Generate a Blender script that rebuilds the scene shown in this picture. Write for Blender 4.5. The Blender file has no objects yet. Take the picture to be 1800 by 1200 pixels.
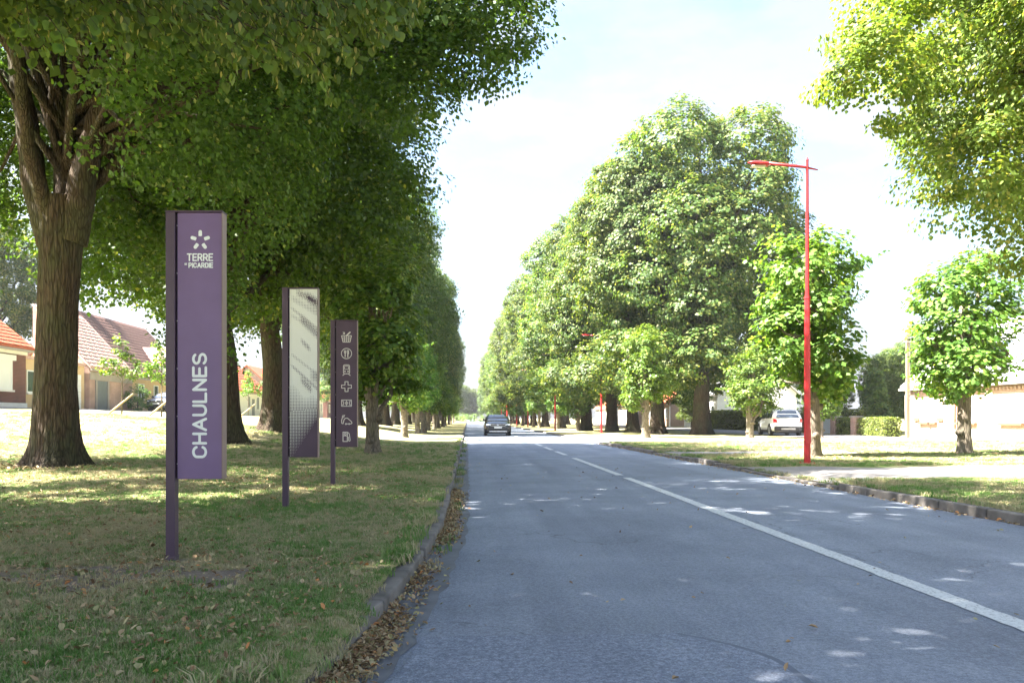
import bpy, math, random
import numpy as np
from mathutils import Vector, Matrix
sc = bpy.context.scene
COL = sc.collection
R = math.radians
PI = math.pi

# ------------------------------------------------------------------ camera, sky, sun, exposure
cam_d = bpy.data.cameras.new('camera')
cam = bpy.data.objects.new('camera', cam_d); COL.objects.link(cam)
cam.location = (0, 0, 1.2); cam.rotation_euler = (R(90), 0, 0)
cam_d.sensor_width = 36; cam_d.lens = 28.8
cam_d.shift_x = 78/1800; cam_d.shift_y = 135/1800
cam_d.clip_start = 0.05; cam_d.clip_end = 6000
sc.camera = cam

SUN_EL, SUN_AZ = R(52), R(-99)          # azimuth from +Y towards +X: the sun stands to the left
sun_vec = Vector((math.sin(SUN_AZ)*math.cos(SUN_EL), math.cos(SUN_AZ)*math.cos(SUN_EL), math.sin(SUN_EL)))
sun_d = bpy.data.lights.new('sun', 'SUN'); sun_d.energy = 5.0; sun_d.angle = R(0.55); sun_d.color = (1, .94, .84)
sun = bpy.data.objects.new('sun', sun_d); COL.objects.link(sun)
sun.rotation_euler = sun_vec.to_track_quat('Z', 'Y').to_euler(); sun.location = (-30, 0, 60)

w = bpy.data.worlds.new('World'); sc.world = w; w.use_nodes = True
wt = w.node_tree; wt.nodes.clear()
def wn(t): return wt.nodes.new(t)
sky = wn('ShaderNodeTexSky'); sky.sky_type = 'NISHITA'; sky.sun_disc = False
sky.sun_elevation = SUN_EL; sky.sun_rotation = SUN_AZ; sky.air_density = 1.3; sky.dust_density = 5; sky.ozone_density = 6
tc = wn('ShaderNodeTexCoord'); mp = wn('ShaderNodeMapping'); mp.inputs['Scale'].default_value = (1.3, 1.3, 3.6)
mp.inputs['Location'].default_value = (0.35, 0.1, 0.2)
nz = wn('ShaderNodeTexNoise'); nz.inputs['Scale'].default_value = 2.3; nz.inputs['Detail'].default_value = 9; nz.inputs['Roughness'].default_value = .56
cr = wn('ShaderNodeValToRGB'); cr.color_ramp.elements[0].position = .45; cr.color_ramp.elements[1].position = .56
cr.color_ramp.elements[0].color = (.05, .05, .05, 1); cr.color_ramp.elements[1].color = (.92, .92, .92, 1)
mx = wn('ShaderNodeMix'); mx.data_type = 'RGBA'
bw = wn('ShaderNodeRGBToBW'); cm_ = wn('ShaderNodeMix'); cm_.data_type = 'RGBA'; cm_.blend_type = 'MULTIPLY'; cm_.inputs['Factor'].default_value = 1
cm_.inputs['B'].default_value = (.80, .86, .97, 1)          # sunlit cloud: the sky's own brightness without its blue
bg = wn('ShaderNodeBackground'); bg.inputs['Strength'].default_value = .055
out = wn('ShaderNodeOutputWorld')
L_ = wt.links.new
L_(tc.outputs['Generated'], mp.inputs['Vector']); L_(mp.outputs['Vector'], nz.inputs['Vector'])
L_(nz.outputs['Fac'], cr.inputs['Fac']); L_(cr.outputs['Color'], mx.inputs['Factor'])
L_(sky.outputs['Color'], bw.inputs['Color']); L_(bw.outputs['Val'], cm_.inputs['A']); L_(cm_.outputs['Result'], mx.inputs['B']); L_(sky.outputs['Color'], mx.inputs['A']); L_(mx.outputs['Result'], bg.inputs['Color']); L_(bg.outputs['Background'], out.inputs['Surface'])

sc.view_settings.view_transform = 'Standard'; sc.view_settings.look = 'None'
sc.view_settings.gamma = 1; sc.view_settings.use_curve_mapping = False
sc.view_settings.exposure = 3.45
sc.render.engine = 'CYCLES'
sc.cycles.max_bounces = 7; sc.cycles.diffuse_bounces = 4; sc.cycles.transmission_bounces = 5; sc.cycles.glossy_bounces = 2
sc.cycles.use_denoising = True

# ------------------------------------------------------------------ helpers
def tag(o, label=None, cat=None, group=None, kind=None):
    if label: o['label'] = label
    if cat: o['category'] = cat
    if group: o['group'] = group
    if kind: o['kind'] = kind
    return o
def empty(name, loc=(0, 0, 0), rz=0, label=None, cat=None, group=None):
    o = bpy.data.objects.new(name, None); COL.objects.link(o)
    o.location = loc; o.rotation_euler = (0, 0, rz); o.empty_display_size = .2
    return tag(o, label, cat, group)
def link(name, me, m=None, parent=None, loc=None, link_it=True):
    if m and not me.materials: me.materials.append(m)
    o = bpy.data.objects.new(name, me)
    if link_it: COL.objects.link(o)
    if parent: o.parent = parent
    if loc: o.location = loc
    return o
def copy_tree(o, parent=None):
    c = o.copy(); COL.objects.link(c)
    if parent: c.parent = parent
    for ch in [x for x in o.children]: copy_tree(ch, c)
    return c

class MB:
    def __init__(s): s.v = []; s.f = []
    def add(s, vs, fs):
        b = len(s.v); s.v.extend([tuple(p) for p in vs]); s.f.extend([tuple(i+b for i in f) for f in fs]); return s
    def box(s, x0, x1, y0, y1, z0, z1, M=None):
        x0, x1 = min(x0, x1), max(x0, x1); y0, y1 = min(y0, y1), max(y0, y1); z0, z1 = min(z0, z1), max(z0, z1)
        vs = [Vector(p) for p in ((x0,y0,z0),(x1,y0,z0),(x1,y1,z0),(x0,y1,z0),(x0,y0,z1),(x1,y0,z1),(x1,y1,z1),(x0,y1,z1))]
        if M: vs = [M @ p for p in vs]
        return s.add(vs, [(0,3,2,1),(4,5,6,7),(0,1,5,4),(1,2,6,5),(2,3,7,6),(3,0,4,7)])
    def quad(s, a, b, c, d): return s.add([a, b, c, d], [(0,1,2,3)])
    def prism(s, poly, off):                      # poly: list of 3D points, extruded by off
        n = len(poly); off = Vector(off); p = [Vector(q) for q in poly]
        s.add(p + [q+off for q in p], [tuple(range(n))[::-1], tuple(range(n, 2*n))] + [(i, (i+1) % n, n+(i+1) % n, n+i) for i in range(n)])
        return s
    def tube(s, pts, rad, seg=8, cap=True):
        pts = [Vector(p) for p in pts]; n = len(pts); vs = []; fs = []
        up = None
        for i, p in enumerate(pts):
            d = (pts[min(i+1, n-1)] - pts[max(i-1, 0)]).normalized()
            if up is None: up = d.orthogonal().normalized()
            up = (up - d*up.dot(d)).normalized(); sd = d.cross(up)
            r = rad[i] if hasattr(rad, '__len__') else rad
            for k in range(seg):
                a = 2*PI*k/seg; vs.append(p + up*math.cos(a)*r + sd*math.sin(a)*r)
        for i in range(n-1):
            for k in range(seg):
                fs.append((i*seg+k, i*seg+(k+1) % seg, (i+1)*seg+(k+1) % seg, (i+1)*seg+k))
        if cap:
            fs.append(tuple(range(seg))[::-1]); fs.append(tuple(range((n-1)*seg, n*seg)))
        return s.add(vs, fs)
    def mesh(s, name, smooth=False):
        me = bpy.data.meshes.new(name); me.from_pydata(s.v, [], s.f); me.update()
        if smooth: me.polygons.foreach_set('use_smooth', [True]*len(me.polygons))
        return me
    def build(s, name, m, parent=None, smooth=False, bevel=0, loc=None):
        o = link(name, s.mesh(name, smooth), m, parent, loc)
        if bevel:
            b = o.modifiers.new('bevel', 'BEVEL'); b.width = bevel; b.segments = 2; b.limit_method = 'ANGLE'
        return o

def np_mesh(name, V, nper, attrs=None, smooth=False):
    """V: (n*nper,3) vertices; each run of nper verts is one face"""
    n = len(V)//nper
    me = bpy.data.meshes.new(name)
    me.vertices.add(len(V)); me.vertices.foreach_set('co', V.astype(np.float32).ravel())
    me.loops.add(len(V)); me.loops.foreach_set('vertex_index', np.arange(len(V), dtype=np.int32))
    me.polygons.add(n); me.polygons.foreach_set('loop_start', np.arange(0, len(V), nper, dtype=np.int32))
    if attrs:
        for k, a in attrs.items():
            at = me.attributes.new(k, 'FLOAT', 'POINT'); at.data.foreach_set('value', np.repeat(a, nper).astype(np.float32))
    me.update(calc_edges=True)
    if smooth: me.polygons.foreach_set('use_smooth', np.ones(n, dtype=bool))
    return me

# ------------------------------------------------------------------ materials
def new_mat(name):
    m = bpy.data.materials.new(name); m.use_nodes = True
    nt = m.node_tree; b = nt.nodes['Principled BSDF']; return m, nt, b
def ramp(nt, stops):
    r = nt.nodes.new('ShaderNodeValToRGB'); e = r.color_ramp.elements
    e[0].position, e[0].color = stops[0][0], (*stops[0][1], 1)
    e[1].position, e[1].color = stops[-1][0], (*stops[-1][1], 1)
    for p, c in stops[1:-1]:
        x = e.new(p); x.color = (*c, 1)
    return r
def coord(nt, kind='Object', scale=(1, 1, 1), rot=(0, 0, 0)):
    t = nt.nodes.new('ShaderNodeTexCoord' if kind != 'World' else 'ShaderNodeNewGeometry')
    m = nt.nodes.new('ShaderNodeMapping'); m.inputs['Scale'].default_value = scale; m.inputs['Rotation'].default_value = rot
    nt.links.new(t.outputs['Position' if kind == 'World' else kind], m.inputs['Vector']); return m.outputs['Vector']
def noise(nt, vec, scale, detail=4, rough=.55):
    n = nt.nodes.new('ShaderNodeTexNoise'); n.inputs['Scale'].default_value = scale; n.inputs['Detail'].default_value = detail; n.inputs['Roughness'].default_value = rough
    nt.links.new(vec, n.inputs['Vector']); return n.outputs['Fac']
def mixc(nt, f, a, b, mode='MIX'):
    m = nt.nodes.new('ShaderNodeMix'); m.data_type = 'RGBA'; m.blend_type = mode
    for s, x in (('Factor', f), ('A', a), ('B', b)):
        if isinstance(x, (int, float)): m.inputs[s].default_value = x
        elif isinstance(x, tuple): m.inputs[s].default_value = (*x, 1)
        else: nt.links.new(x, m.inputs[s])
    return m.outputs['Result']
def bump(nt, b, h, strength=.4, dist=.02):
    n = nt.nodes.new('ShaderNodeBump'); n.inputs['Strength'].default_value = strength; n.inputs['Distance'].default_value = dist
    nt.links.new(h, n.inputs['Height']); nt.links.new(n.outputs['Normal'], b.inputs['Normal'])
def simple(name, c, rough=.6, c2=None, scale=6, metal=0, bmp=0, spec=.4, kind='Object', sc3=(1, 1, 1), coat=0):
    m, nt, b = new_mat(name)
    b.inputs['Roughness'].default_value = rough; b.inputs['Metallic'].default_value = metal; b.inputs['Specular IOR Level'].default_value = spec
    b.inputs['Coat Weight'].default_value = coat
    c2 = c2 or tuple(x*.8 for x in c)
    f = noise(nt, coord(nt, kind, sc3), scale, 6)
    r = ramp(nt, [(.3, c2), (.7, c)]); nt.links.new(f, r.inputs['Fac']); nt.links.new(r.outputs['Color'], b.inputs['Base Color'])
    if bmp: bump(nt, b, f, bmp, .01)
    return m
def leaf_mat(name, dark, mid, light, bract, transl=.38):
    m, nt, b = new_mat(name)
    a = nt.nodes.new('ShaderNodeAttribute'); a.attribute_name = 'tint'
    r = ramp(nt, [(0, dark), (.45, mid), (.86, light), (.93, bract)]); nt.links.new(a.outputs['Fac'], r.inputs['Fac'])
    oi = nt.nodes.new('ShaderNodeObjectInfo')
    hs = nt.nodes.new('ShaderNodeHueSaturation'); nt.links.new(r.outputs['Color'], hs.inputs['Color'])
    mr = nt.nodes.new('ShaderNodeMapRange'); mr.inputs['To Min'].default_value = .85; mr.inputs['To Max'].default_value = 1.15
    nt.links.new(oi.outputs['Random'], mr.inputs['Value']); nt.links.new(mr.outputs['Result'], hs.inputs['Value'])
    mh = nt.nodes.new('ShaderNodeMapRange'); mh.inputs['To Min'].default_value = .485; mh.inputs['To Max'].default_value = .51
    nt.links.new(oi.outputs['Random'], mh.inputs['Value']); nt.links.new(mh.outputs['Result'], hs.inputs['Hue'])
    c = hs.outputs['Color']
    b.inputs['Roughness'].default_value = .5; b.inputs['Specular IOR Level'].default_value = .35
    nt.links.new(c, b.inputs['Base Color'])
    t = nt.nodes.new('ShaderNodeBsdfTranslucent')
    nt.links.new(mixc(nt, 1.0, c, (1.5, 1.35, .55), 'MULTIPLY'), t.inputs['Color'])
    ms = nt.nodes.new('ShaderNodeMixShader'); ms.inputs['Fac'].default_value = transl
    nt.links.new(b.outputs['BSDF'], ms.inputs[1]); nt.links.new(t.outputs['BSDF'], ms.inputs[2])
    nt.links.new(ms.outputs['Shader'], nt.nodes['Material Output'].inputs['Surface'])
    return m
def bark_mat(name, c1, c2, moss, sx=1.0, stren=.9):
    m, nt, b = new_mat(name)
    v = coord(nt, 'Object', (1, 1, .13))
    f = noise(nt, v, 26*sx, 8, .65); f2 = noise(nt, coord(nt, 'Object', (1, 1, .5)), 2.2, 4)
    vo = nt.nodes.new('ShaderNodeTexVoronoi'); vo.feature = 'DISTANCE_TO_EDGE'; vo.inputs['Scale'].default_value = 17*sx
    nt.links.new(v, vo.inputs['Vector'])
    r = ramp(nt, [(.28, tuple(x*.45 for x in c1)), (.5, c1), (.75, c2)]); nt.links.new(f, r.inputs['Fac'])
    r2 = ramp(nt, [(.42, (0, 0, 0)), (.62, (.75, .75, .75))]); nt.links.new(f2, r2.inputs['Fac'])
    c = mixc(nt, r2.outputs['Color'], r.outputs['Color'], moss)
    rv = ramp(nt, [(0, (.35, .35, .35)), (.18, (1, 1, 1))]); nt.links.new(vo.outputs['Distance'], rv.inputs['Fac'])
    nt.links.new(mixc(nt, .75, c, rv.outputs['Color'], 'MULTIPLY'), b.inputs['Base Color'])
    b.inputs['Roughness'].default_value = .9; b.inputs['Specular IOR Level'].default_value = .15
    ad = nt.nodes.new('ShaderNodeMath'); ad.operation = 'ADD'
    nt.links.new(f, ad.inputs[0]); nt.links.new(rv.outputs['Color'], ad.inputs[1])
    bump(nt, b, ad.outputs[0], stren, .03)
    return m
def brick_mat(name, c1, c2, mortar, axis='X', sz=1.0, mort=.012):
    """bricks on a wall whose normal is along axis"""
    m, nt, b = new_mat(name)
    t = nt.nodes.new('ShaderNodeNewGeometry'); s = nt.nodes.new('ShaderNodeSeparateXYZ'); cb = nt.nodes.new('ShaderNodeCombineXYZ')
    nt.links.new(t.outputs['Position'], s.inputs[0])
    ad = nt.nodes.new('ShaderNodeMath'); ad.operation = 'ADD'; nt.links.new(s.outputs['X'], ad.inputs[0]); nt.links.new(s.outputs['Y'], ad.inputs[1])
    nt.links.new(ad.outputs[0], cb.inputs['X']); nt.links.new(s.outputs['Z'], cb.inputs['Y'])
    br = nt.nodes.new('ShaderNodeTexBrick'); nt.links.new(cb.outputs[0], br.inputs['Vector'])
    br.inputs['Color1'].default_value = (*c1, 1); br.inputs['Color2'].default_value = (*c2, 1); br.inputs['Mortar'].default_value = (*mortar, 1)
    br.inputs['Scale'].default_value = 1; br.inputs['Brick Width'].default_value = .22*sz; br.inputs['Row Height'].default_value = .072*sz; br.inputs['Mortar Size'].default_value = mort
    br.inputs['Bias'].default_value = -.2
    f = noise(nt, coord(nt, 'World'), 1.3, 5)
    rr = ramp(nt, [(.3, (.7, .7, .7)), (.7, (1.1, 1.1, 1.1))]); nt.links.new(f, rr.inputs['Fac'])
    nt.links.new(mixc(nt, 1.0, br.outputs['Color'], rr.outputs['Color'], 'MULTIPLY'), b.inputs['Base Color'])
    b.inputs['Roughness'].default_value = .85
    return m

M = {}
M['purple'] = simple('purple_paint', (.168, .105, .235), .42, (.145, .088, .20), 3, spec=.45)
M['purple_dark'] = simple('dark_purple_paint', (.085, .05, .085), .45, (.06, .035, .06), 4, spec=.4)
M['purple_post'] = simple('post_purple_paint', (.078, .046, .080), .42, (.06, .036, .06), 3, spec=.45)
M['white_print'] = simple('white_print', (.80, .83, .82), .5, (.74, .77, .76), 8)
M['cream_print'] = simple('cream_print', (.82, .82, .74), .5, (.78, .78, .69), 5)
M['icon_print'] = simple('icon_print', (.62, .58, .55), .5, (.55, .52, .5), 8)
M['groove'] = simple('groove_dark', (.025, .014, .022), .6)
M['red'] = simple('red_paint', (.58, .024, .03), .38, (.36, .022, .026), 5, spec=.5, kind='World', sc3=(1, 1, .35))
M['lens'] = simple('lamp_lens', (.55, .5, .42), .2, spec=.6)
M['wood'] = simple('stake_wood', (.42, .33, .2), .8, (.3, .23, .13), 18, sc3=(1, 1, .2))
M['concrete'] = simple('kerb_concrete', (.205, .185, .168), .9, (.09, .082, .075), 4, bmp=.5, kind='World')
M['gutter'] = simple('gutter_concrete', (.175, .182, .20), .9, (.11, .115, .13), 4, bmp=.4, kind='World')
M['white_wall'] = simple('white_render', (.78, .77, .75), .85, (.70, .69, .67), 2, kind='World')
M['buff_wall'] = simple('buff_render', (.62, .46, .27), .85, (.55, .40, .23), 2, kind='World')
M['grey_band'] = simple('grey_band', (.33, .29, .26), .85, (.27, .24, .21), 2, kind='World')
M['white_paint'] = simple('white_gloss', (.80, .81, .83), .4, (.76, .77, .79), 3)
M['blue_gate'] = simple('pale_blue_gate', (.50, .55, .62), .5, (.46, .51, .58), 3)
M['grey_door'] = simple('slate_door', (.13, .15, .17), .5, (.11, .125, .14), 3)
M['glass'] = simple('window_glass', (.06, .075, .085), .08, (.04, .05, .06), 2, spec=.8)
M['brick_red'] = brick_mat('dark_red_brick', (.16, .040, .030), (.105, .028, .022), (.17, .11, .085))
M['brick_pink'] = brick_mat('pink_brick', (.42, .21, .16), (.34, .17, .13), (.45, .38, .33))
M['brick_pale'] = brick_mat('pale_orange_brick', (.40, .235, .165), (.33, .19, .13), (.46, .39, .33))
M['roof_red'] = simple('clay_tiles', (.50, .125, .055), .75, (.36, .085, .04), 5, kind='World')
M['roof_pink'] = simple('pink_shingles', (.56, .37, .31), .8, (.48, .32, .27), 6, kind='World')
M['roof_brown'] = simple('brown_tiles', (.205, .118, .098), .7, (.15, .088, .075), 5, kind='World')
M['roof_slate'] = simple('pale_slate', (.42, .41, .42), .65, (.33, .33, .34), 3, kind='World')
M['brown_wood'] = simple('brown_fascia', (.16, .10, .06), .7)
M['car_dark'] = simple('dark_car_paint', (.018, .021, .03), .22, (.016, .019, .027), 2, spec=.6, coat=.3)
M['car_white'] = simple('white_car_paint', (.72, .73, .75), .28, (.70, .71, .73), 2, spec=.5, coat=.7)
M['car_grey'] = simple('grey_car_paint', (.08, .085, .10), .25, (.07, .075, .09), 2, spec=.5, coat=.3)
M['black_plastic'] = simple('black_plastic', (.02, .02, .022), .55)
M['tyre'] = simple('tyre_rubber', (.018, .018, .018), .85)
M['rim'] = simple('alloy_rim', (.45, .46, .48), .3, metal=.8)
M['chrome'] = simple('chrome', (.75, .76, .78), .15, metal=1)
M['headlight'] = simple('headlight', (.85, .87, .9), .12, spec=.9)
M['tail'] = simple('tail_light', (.45, .01, .015), .2, spec=.8)
M['plate'] = simple('number_plate', (.72, .72, .70), .4)
M['car_glass'] = simple('car_glass', (.035, .045, .055), .04, (.03, .04, .05), 1, spec=1.0, coat=1)
M['pole_wood'] = simple('pole_timber', (.22, .165, .11), .85, (.15, .11, .07), 8, sc3=(1, 1, .1), bmp=.4)
M['paint_white'] = None

M['lime_left'] = leaf_mat('lime_leaves_painted_shade', (.030, .068, .012), (.054, .108, .019), (.084, .150, .031), (.19, .23, .07), .52)  # greens darkened: the left row's shade put into the leaf colour
M['lime_right'] = leaf_mat('flowering_lime_sun_tinted', (.100, .160, .024), (.165, .235, .036), (.25, .31, .06), (.46, .46, .14), .46)  # in flower; greens also lightened, sunlight put into the leaf colour
M['lime_sun'] = leaf_mat('lime_leaves_painted_sun', (.075, .145, .020), (.12, .20, .032), (.18, .26, .05), (.36, .38, .11), .44)  # lighter greens: sunlight on the boughs put into the leaf colour
M['pollard'] = leaf_mat('pollard_leaves', (.050, .118, .018), (.085, .178, .026), (.14, .24, .042), (.22, .31, .07), .44)
M['garden'] = leaf_mat('garden_leaves', (.06, .115, .024), (.10, .17, .035), (.16, .22, .05), (.24, .28, .07), .42)
M['blue_green'] = leaf_mat('blue_green_needles', (.05, .085, .06), (.08, .12, .085), (.11, .15, .10), (.15, .18, .12), .25)
M['copper'] = leaf_mat('copper_leaves', (.10, .02, .02), (.17, .03, .03), (.25, .06, .05), (.30, .09, .07), .3)
M['bright'] = leaf_mat('bright_leaves', (.11, .18, .025), (.16, .235, .035), (.22, .29, .05), (.27, .32, .06), .4)
M['hedge'] = leaf_mat('hedge_leaves', (.085, .125, .022), (.12, .165, .03), (.17, .205, .04), (.22, .24, .06), .3)
M['near_leaf'] = leaf_mat('near_lime_leaf', (.055, .105, .024), (.085, .150, .034), (.125, .195, .048), (.32, .33, .13), .5)
M['bark'] = bark_mat('lime_bark', (.070, .050, .037), (.125, .097, .073), (.062, .066, .038))
M['bark_light'] = bark_mat('pollard_bark', (.20, .165, .13), (.33, .28, .225), (.18, .165, .115), 1.3, .7)

# ------------------------------------------------------------------ ground shape
AY = np.array([-60, 10, 15, 18, 21, 26, 32, 40, 60, 80, 100, 400, 2000.]); AV = np.array([0, 0, .03, .10, .32, .85, 1.62, 1.68, 1.65, 1.28, 1.2, 1.0, .6])
SX = np.array([0, 2.4, 4.5, 7.5, 15, 24, 60, 700]); SV = np.array([0, 0, .10, .36, .74, 1.0, 1.12, 1.2])
def gz(x, y):
    x = np.asarray(x, float); y = np.asarray(y, float)
    left = .1 + np.interp(y, AY, AV)*np.interp(-x, SX, SV)
    right = .1 + np.interp(x, [8, 20, 30, 60], [0, .05, .12, .2])
    und = .018*np.sin(x*1.7+y*.6)*np.sin(y*1.1-x*.4)*np.clip(np.abs(x-3)-4.2, 0, 1)
    return np.where(x < 3, left, right) + und
def gzs(x, y): return float(gz(x, y))
KY = np.array([-30, 0, 2.0, 3, 3.9, 5, 6.5, 9, 14, 1500.]); KX = np.array([-3.2, -1.35, -1.05, -.82, -.64, -.5, -.38, -.27, -.25, -.25])
def kx(y): return float(np.interp(y, KY, KX))
RK = 6.32
def grid_mesh(name, P, smooth=True):
    ny, nx, _ = P.shape
    me = bpy.data.meshes.new(name)
    idx = np.arange(ny*nx).reshape(ny, nx)
    q = np.stack([idx[:-1, :-1], idx[:-1, 1:], idx[1:, 1:], idx[1:, :-1]], -1).reshape(-1, 4)
    me.vertices.add(ny*nx); me.vertices.foreach_set('co', P.astype(np.float32).reshape(-1))
    me.loops.add(q.size); me.loops.foreach_set('vertex_index', q.astype(np.int32).ravel())
    me.polygons.add(len(q)); me.polygons.foreach_set('loop_start', np.arange(0, q.size, 4, dtype=np.int32))
    me.update(calc_edges=True)
    if smooth: me.polygons.foreach_set('use_smooth', np.ones(len(q), dtype=bool))
    return me

def lawn_material():
    m, nt, b = new_mat('lawn_grass')
    v = coord(nt, 'World')
    big = noise(nt, v, .45, 5, .6); mid = noise(nt, v, 2.6, 5, .65); fine = noise(nt, v, 38, 4, .7)
    s1 = nt.nodes.new('ShaderNodeMath'); s1.operation = 'MULTIPLY_ADD'; s1.inputs[1].default_value = .55
    nt.links.new(mid, s1.inputs[0]); nt.links.new(big, s1.inputs[2])
    s2 = nt.nodes.new('ShaderNodeMath'); s2.operation = 'MULTIPLY_ADD'; s2.inputs[1].default_value = .45
    nt.links.new(fine, s2.inputs[0]); nt.links.new(s1.outputs[0], s2.inputs[2])
    r = ramp(nt, [(.72, (.050, .078, .020)), (.92, (.085, .105, .030)), (1.0, (.165, .145, .060)), (1.0, (.22, .185, .085))])
    r.color_ramp.elements[2].position = .98
    mr = nt.nodes.new('ShaderNodeMapRange'); mr.inputs['From Min'].default_value = .55; mr.inputs['From Max'].default_value = 1.4
    nt.links.new(s2.outputs[0], mr.inputs['Value'])
    r2 = ramp(nt, [(.15, (.10, .17, .042)), (.36, (.18, .22, .075)), (.5, (.29, .265, .13)), (.8, (.40, .335, .19))])
    nt.links.new(mr.outputs['Result'], r2.inputs['Fac'])
    # bare soil where the turf is worn, around the sign post
    g = nt.nodes.new('ShaderNodeNewGeometry'); vm = nt.nodes.new('ShaderNodeVectorMath'); vm.operation = 'DISTANCE'; vm.inputs[1].default_value = (-2.5, 5.75, .1)
    sc_ = nt.nodes.new('ShaderNodeMapping'); sc_.inputs['Scale'].default_value = (.36, .6, 0); sc_.vector_type = 'POINT'
    nt.links.new(g.outputs['Position'], sc_.inputs['Vector']); nt.links.new(sc_.outputs['Vector'], vm.inputs[0]); vm.inputs[1].default_value = (-2.55*.36, 5.65*.6, 0)
    ad = nt.nodes.new('ShaderNodeMath'); ad.operation = 'MULTIPLY_ADD'; ad.inputs[1].default_value = .8
    nt.links.new(mid, ad.inputs[0]); nt.links.new(vm.outputs['Value'], ad.inputs[2])
    rs = ramp(nt, [(.72, (1, 1, 1)), (.90, (0, 0, 0))]); nt.links.new(ad.outputs[0], rs.inputs['Fac'])
    soil = ramp(nt, [(.3, (.15, .122, .10)), (.7, (.25, .21, .175))]); nt.links.new(fine, soil.inputs['Fac'])
    nt.links.new(mixc(nt, rs.outputs['Color'], r2.outputs['Color'], soil.outputs['Color']), b.inputs['Base Color'])
    b.inputs['Roughness'].default_value = .95; b.inputs['Specular IOR Level'].default_value = .1
    bump(nt, b, fine, .8, .03)
    return m
M['lawn'] = lawn_material()

def asphalt(name, base, dark, pale, agg=130, cracks=True):
    m, nt, b = new_mat(name)
    v = coord(nt, 'World')
    f0 = noise(nt, v, agg, 3, .75); f1 = noise(nt, v, agg*.33, 4, .8); fm = nt.nodes.new('ShaderNodeMath'); fm.operation = 'MULTIPLY_ADD'; fm.inputs[1].default_value = .5
    fh = nt.nodes.new('ShaderNodeMath'); fh.operation = 'MULTIPLY'; fh.inputs[1].default_value = .5; nt.links.new(f1, fh.inputs[0]); nt.links.new(f0, fm.inputs[0]); nt.links.new(fh.outputs[0], fm.inputs[2]); f = fm.outputs[0]; g = noise(nt, v, .8, 6, .6); h = noise(nt, coord(nt, 'World', (1, .05, 1)), 1.5, 5, .6)
    r = ramp(nt, [(.36, dark), (.50, base), (.64, pale)]); nt.links.new(f, r.inputs['Fac'])
    rg = ramp(nt, [(.3, (.80, .80, .80)), (.7, (1.16, 1.15, 1.13))]); nt.links.new(g, rg.inputs['Fac'])
    rh = ramp(nt, [(.3, (.82, .82, .84)), (.7, (1.15, 1.15, 1.13))]); nt.links.new(h, rh.inputs['Fac'])
    c = mixc(nt, 1, r.outputs['Color'], rg.outputs['Color'], 'MULTIPLY'); c = mixc(nt, 1, c, rh.outputs['Color'], 'MULTIPLY')
    if cracks:
        vo = nt.nodes.new('ShaderNodeTexVoronoi'); vo.feature = 'DISTANCE_TO_EDGE'; vo.inputs['Scale'].default_value = .55
        wv = nt.nodes.new('ShaderNodeVectorMath'); wv.operation = 'MULTIPLY_ADD'
        nn = nt.nodes.new('ShaderNodeTexNoise'); nn.inputs['Scale'].default_value = 2.5; nn.inputs['Detail'].default_value = 6; nt.links.new(v, nn.inputs['Vector'])
        nt.links.new(nn.outputs['Color'], wv.inputs[0]); wv.inputs[1].default_value = (.8, .8, 0); nt.links.new(v, wv.inputs[2])
        nt.links.new(wv.outputs[0], vo.inputs['Vector'])
        rc = ramp(nt, [(0, (.45, .45, .45)), (.006, (1, 1, 1))]); nt.links.new(vo.outputs['Distance'], rc.inputs['Fac'])
        mk = ramp(nt, [(.48, (0, 0, 0)), (.60, (1, 1, 1))]); nt.links.new(noise(nt, v, .35, 3), mk.inputs['Fac'])
        c2 = mixc(nt, 1, c, rc.outputs['Color'], 'MULTIPLY'); c = mixc(nt, mk.outputs['Color'], c, c2)
    nt.links.new(c, b.inputs['Base Color']); b.inputs['Roughness'].default_value = .78; b.inputs['Specular IOR Level'].default_value = .35
    bump(nt, b, f, .55, .008)
    return m
M['asphalt'] = asphalt('road_asphalt', (.185, .212, .268), (.105, .120, .156), (.31, .345, .415))
M['patch'] = asphalt('fresh_asphalt', (.172, .200, .262), (.09, .103, .14), (.34, .375, .46), 95, False)
M['path'] = asphalt('path_asphalt', (.215, .20, .195), (.15, .14, .135), (.29, .27, .26), 90, False)
def paint_material():
    m, nt, b = new_mat('road_paint')
    f = noise(nt, coord(nt, 'World'), 45, 5, .7)
    r = ramp(nt, [(.37, (.18, .19, .21)), (.45, (.50, .52, .53)), (.7, (.60, .62, .63))]); nt.links.new(f, r.inputs['Fac'])
    nt.links.new(r.outputs['Color'], b.inputs['Base Color']); b.inputs['Roughness'].default_value = .7
    return m
M['paint'] = paint_material()

# ------------------------------------------------------------------ setting
xs = -np.concatenate([np.arange(0, 6, .25), np.arange(6, 14, .5), np.arange(14, 30, 1), np.arange(30, 80, 5), [100, 160, 260, 420, 700]])
ysn = np.concatenate([np.arange(-30, 0, 3), np.arange(0, 14, .25), np.arange(14, 40, .5), np.arange(40, 110, 2), np.arange(110, 400, 10), [400, 500, 700, 1000, 1500]])
P = np.zeros((len(ysn), len(xs), 3))
for j, y in enumerate(ysn):
    xx = kx(y) - .17 + xs[::-1]; cov = max(0, min(1, (4.9-y)/.6))*.13 + .05 + .035*math.sin(y*2.3) + .03*math.sin(y*5.9+1)
    xx = xx + cov*(xs[::-1] > -1e-6); P[j, :, 0] = xx; P[j, :, 1] = y; P[j, :, 2] = gz(xx, y) + .012*(xs[::-1] > -.3)
o = link('left_lawn', grid_mesh('left_lawn', P), M['lawn']); tag(o, 'broad patchy lawn rising from the left kerb to the houses', kind='structure')
xr = np.concatenate([np.arange(0, 4, .25), np.arange(4, 20, .5), np.arange(20, 40, 1), np.arange(40, 90, 5), [100, 160, 260, 420, 700]])
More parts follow.
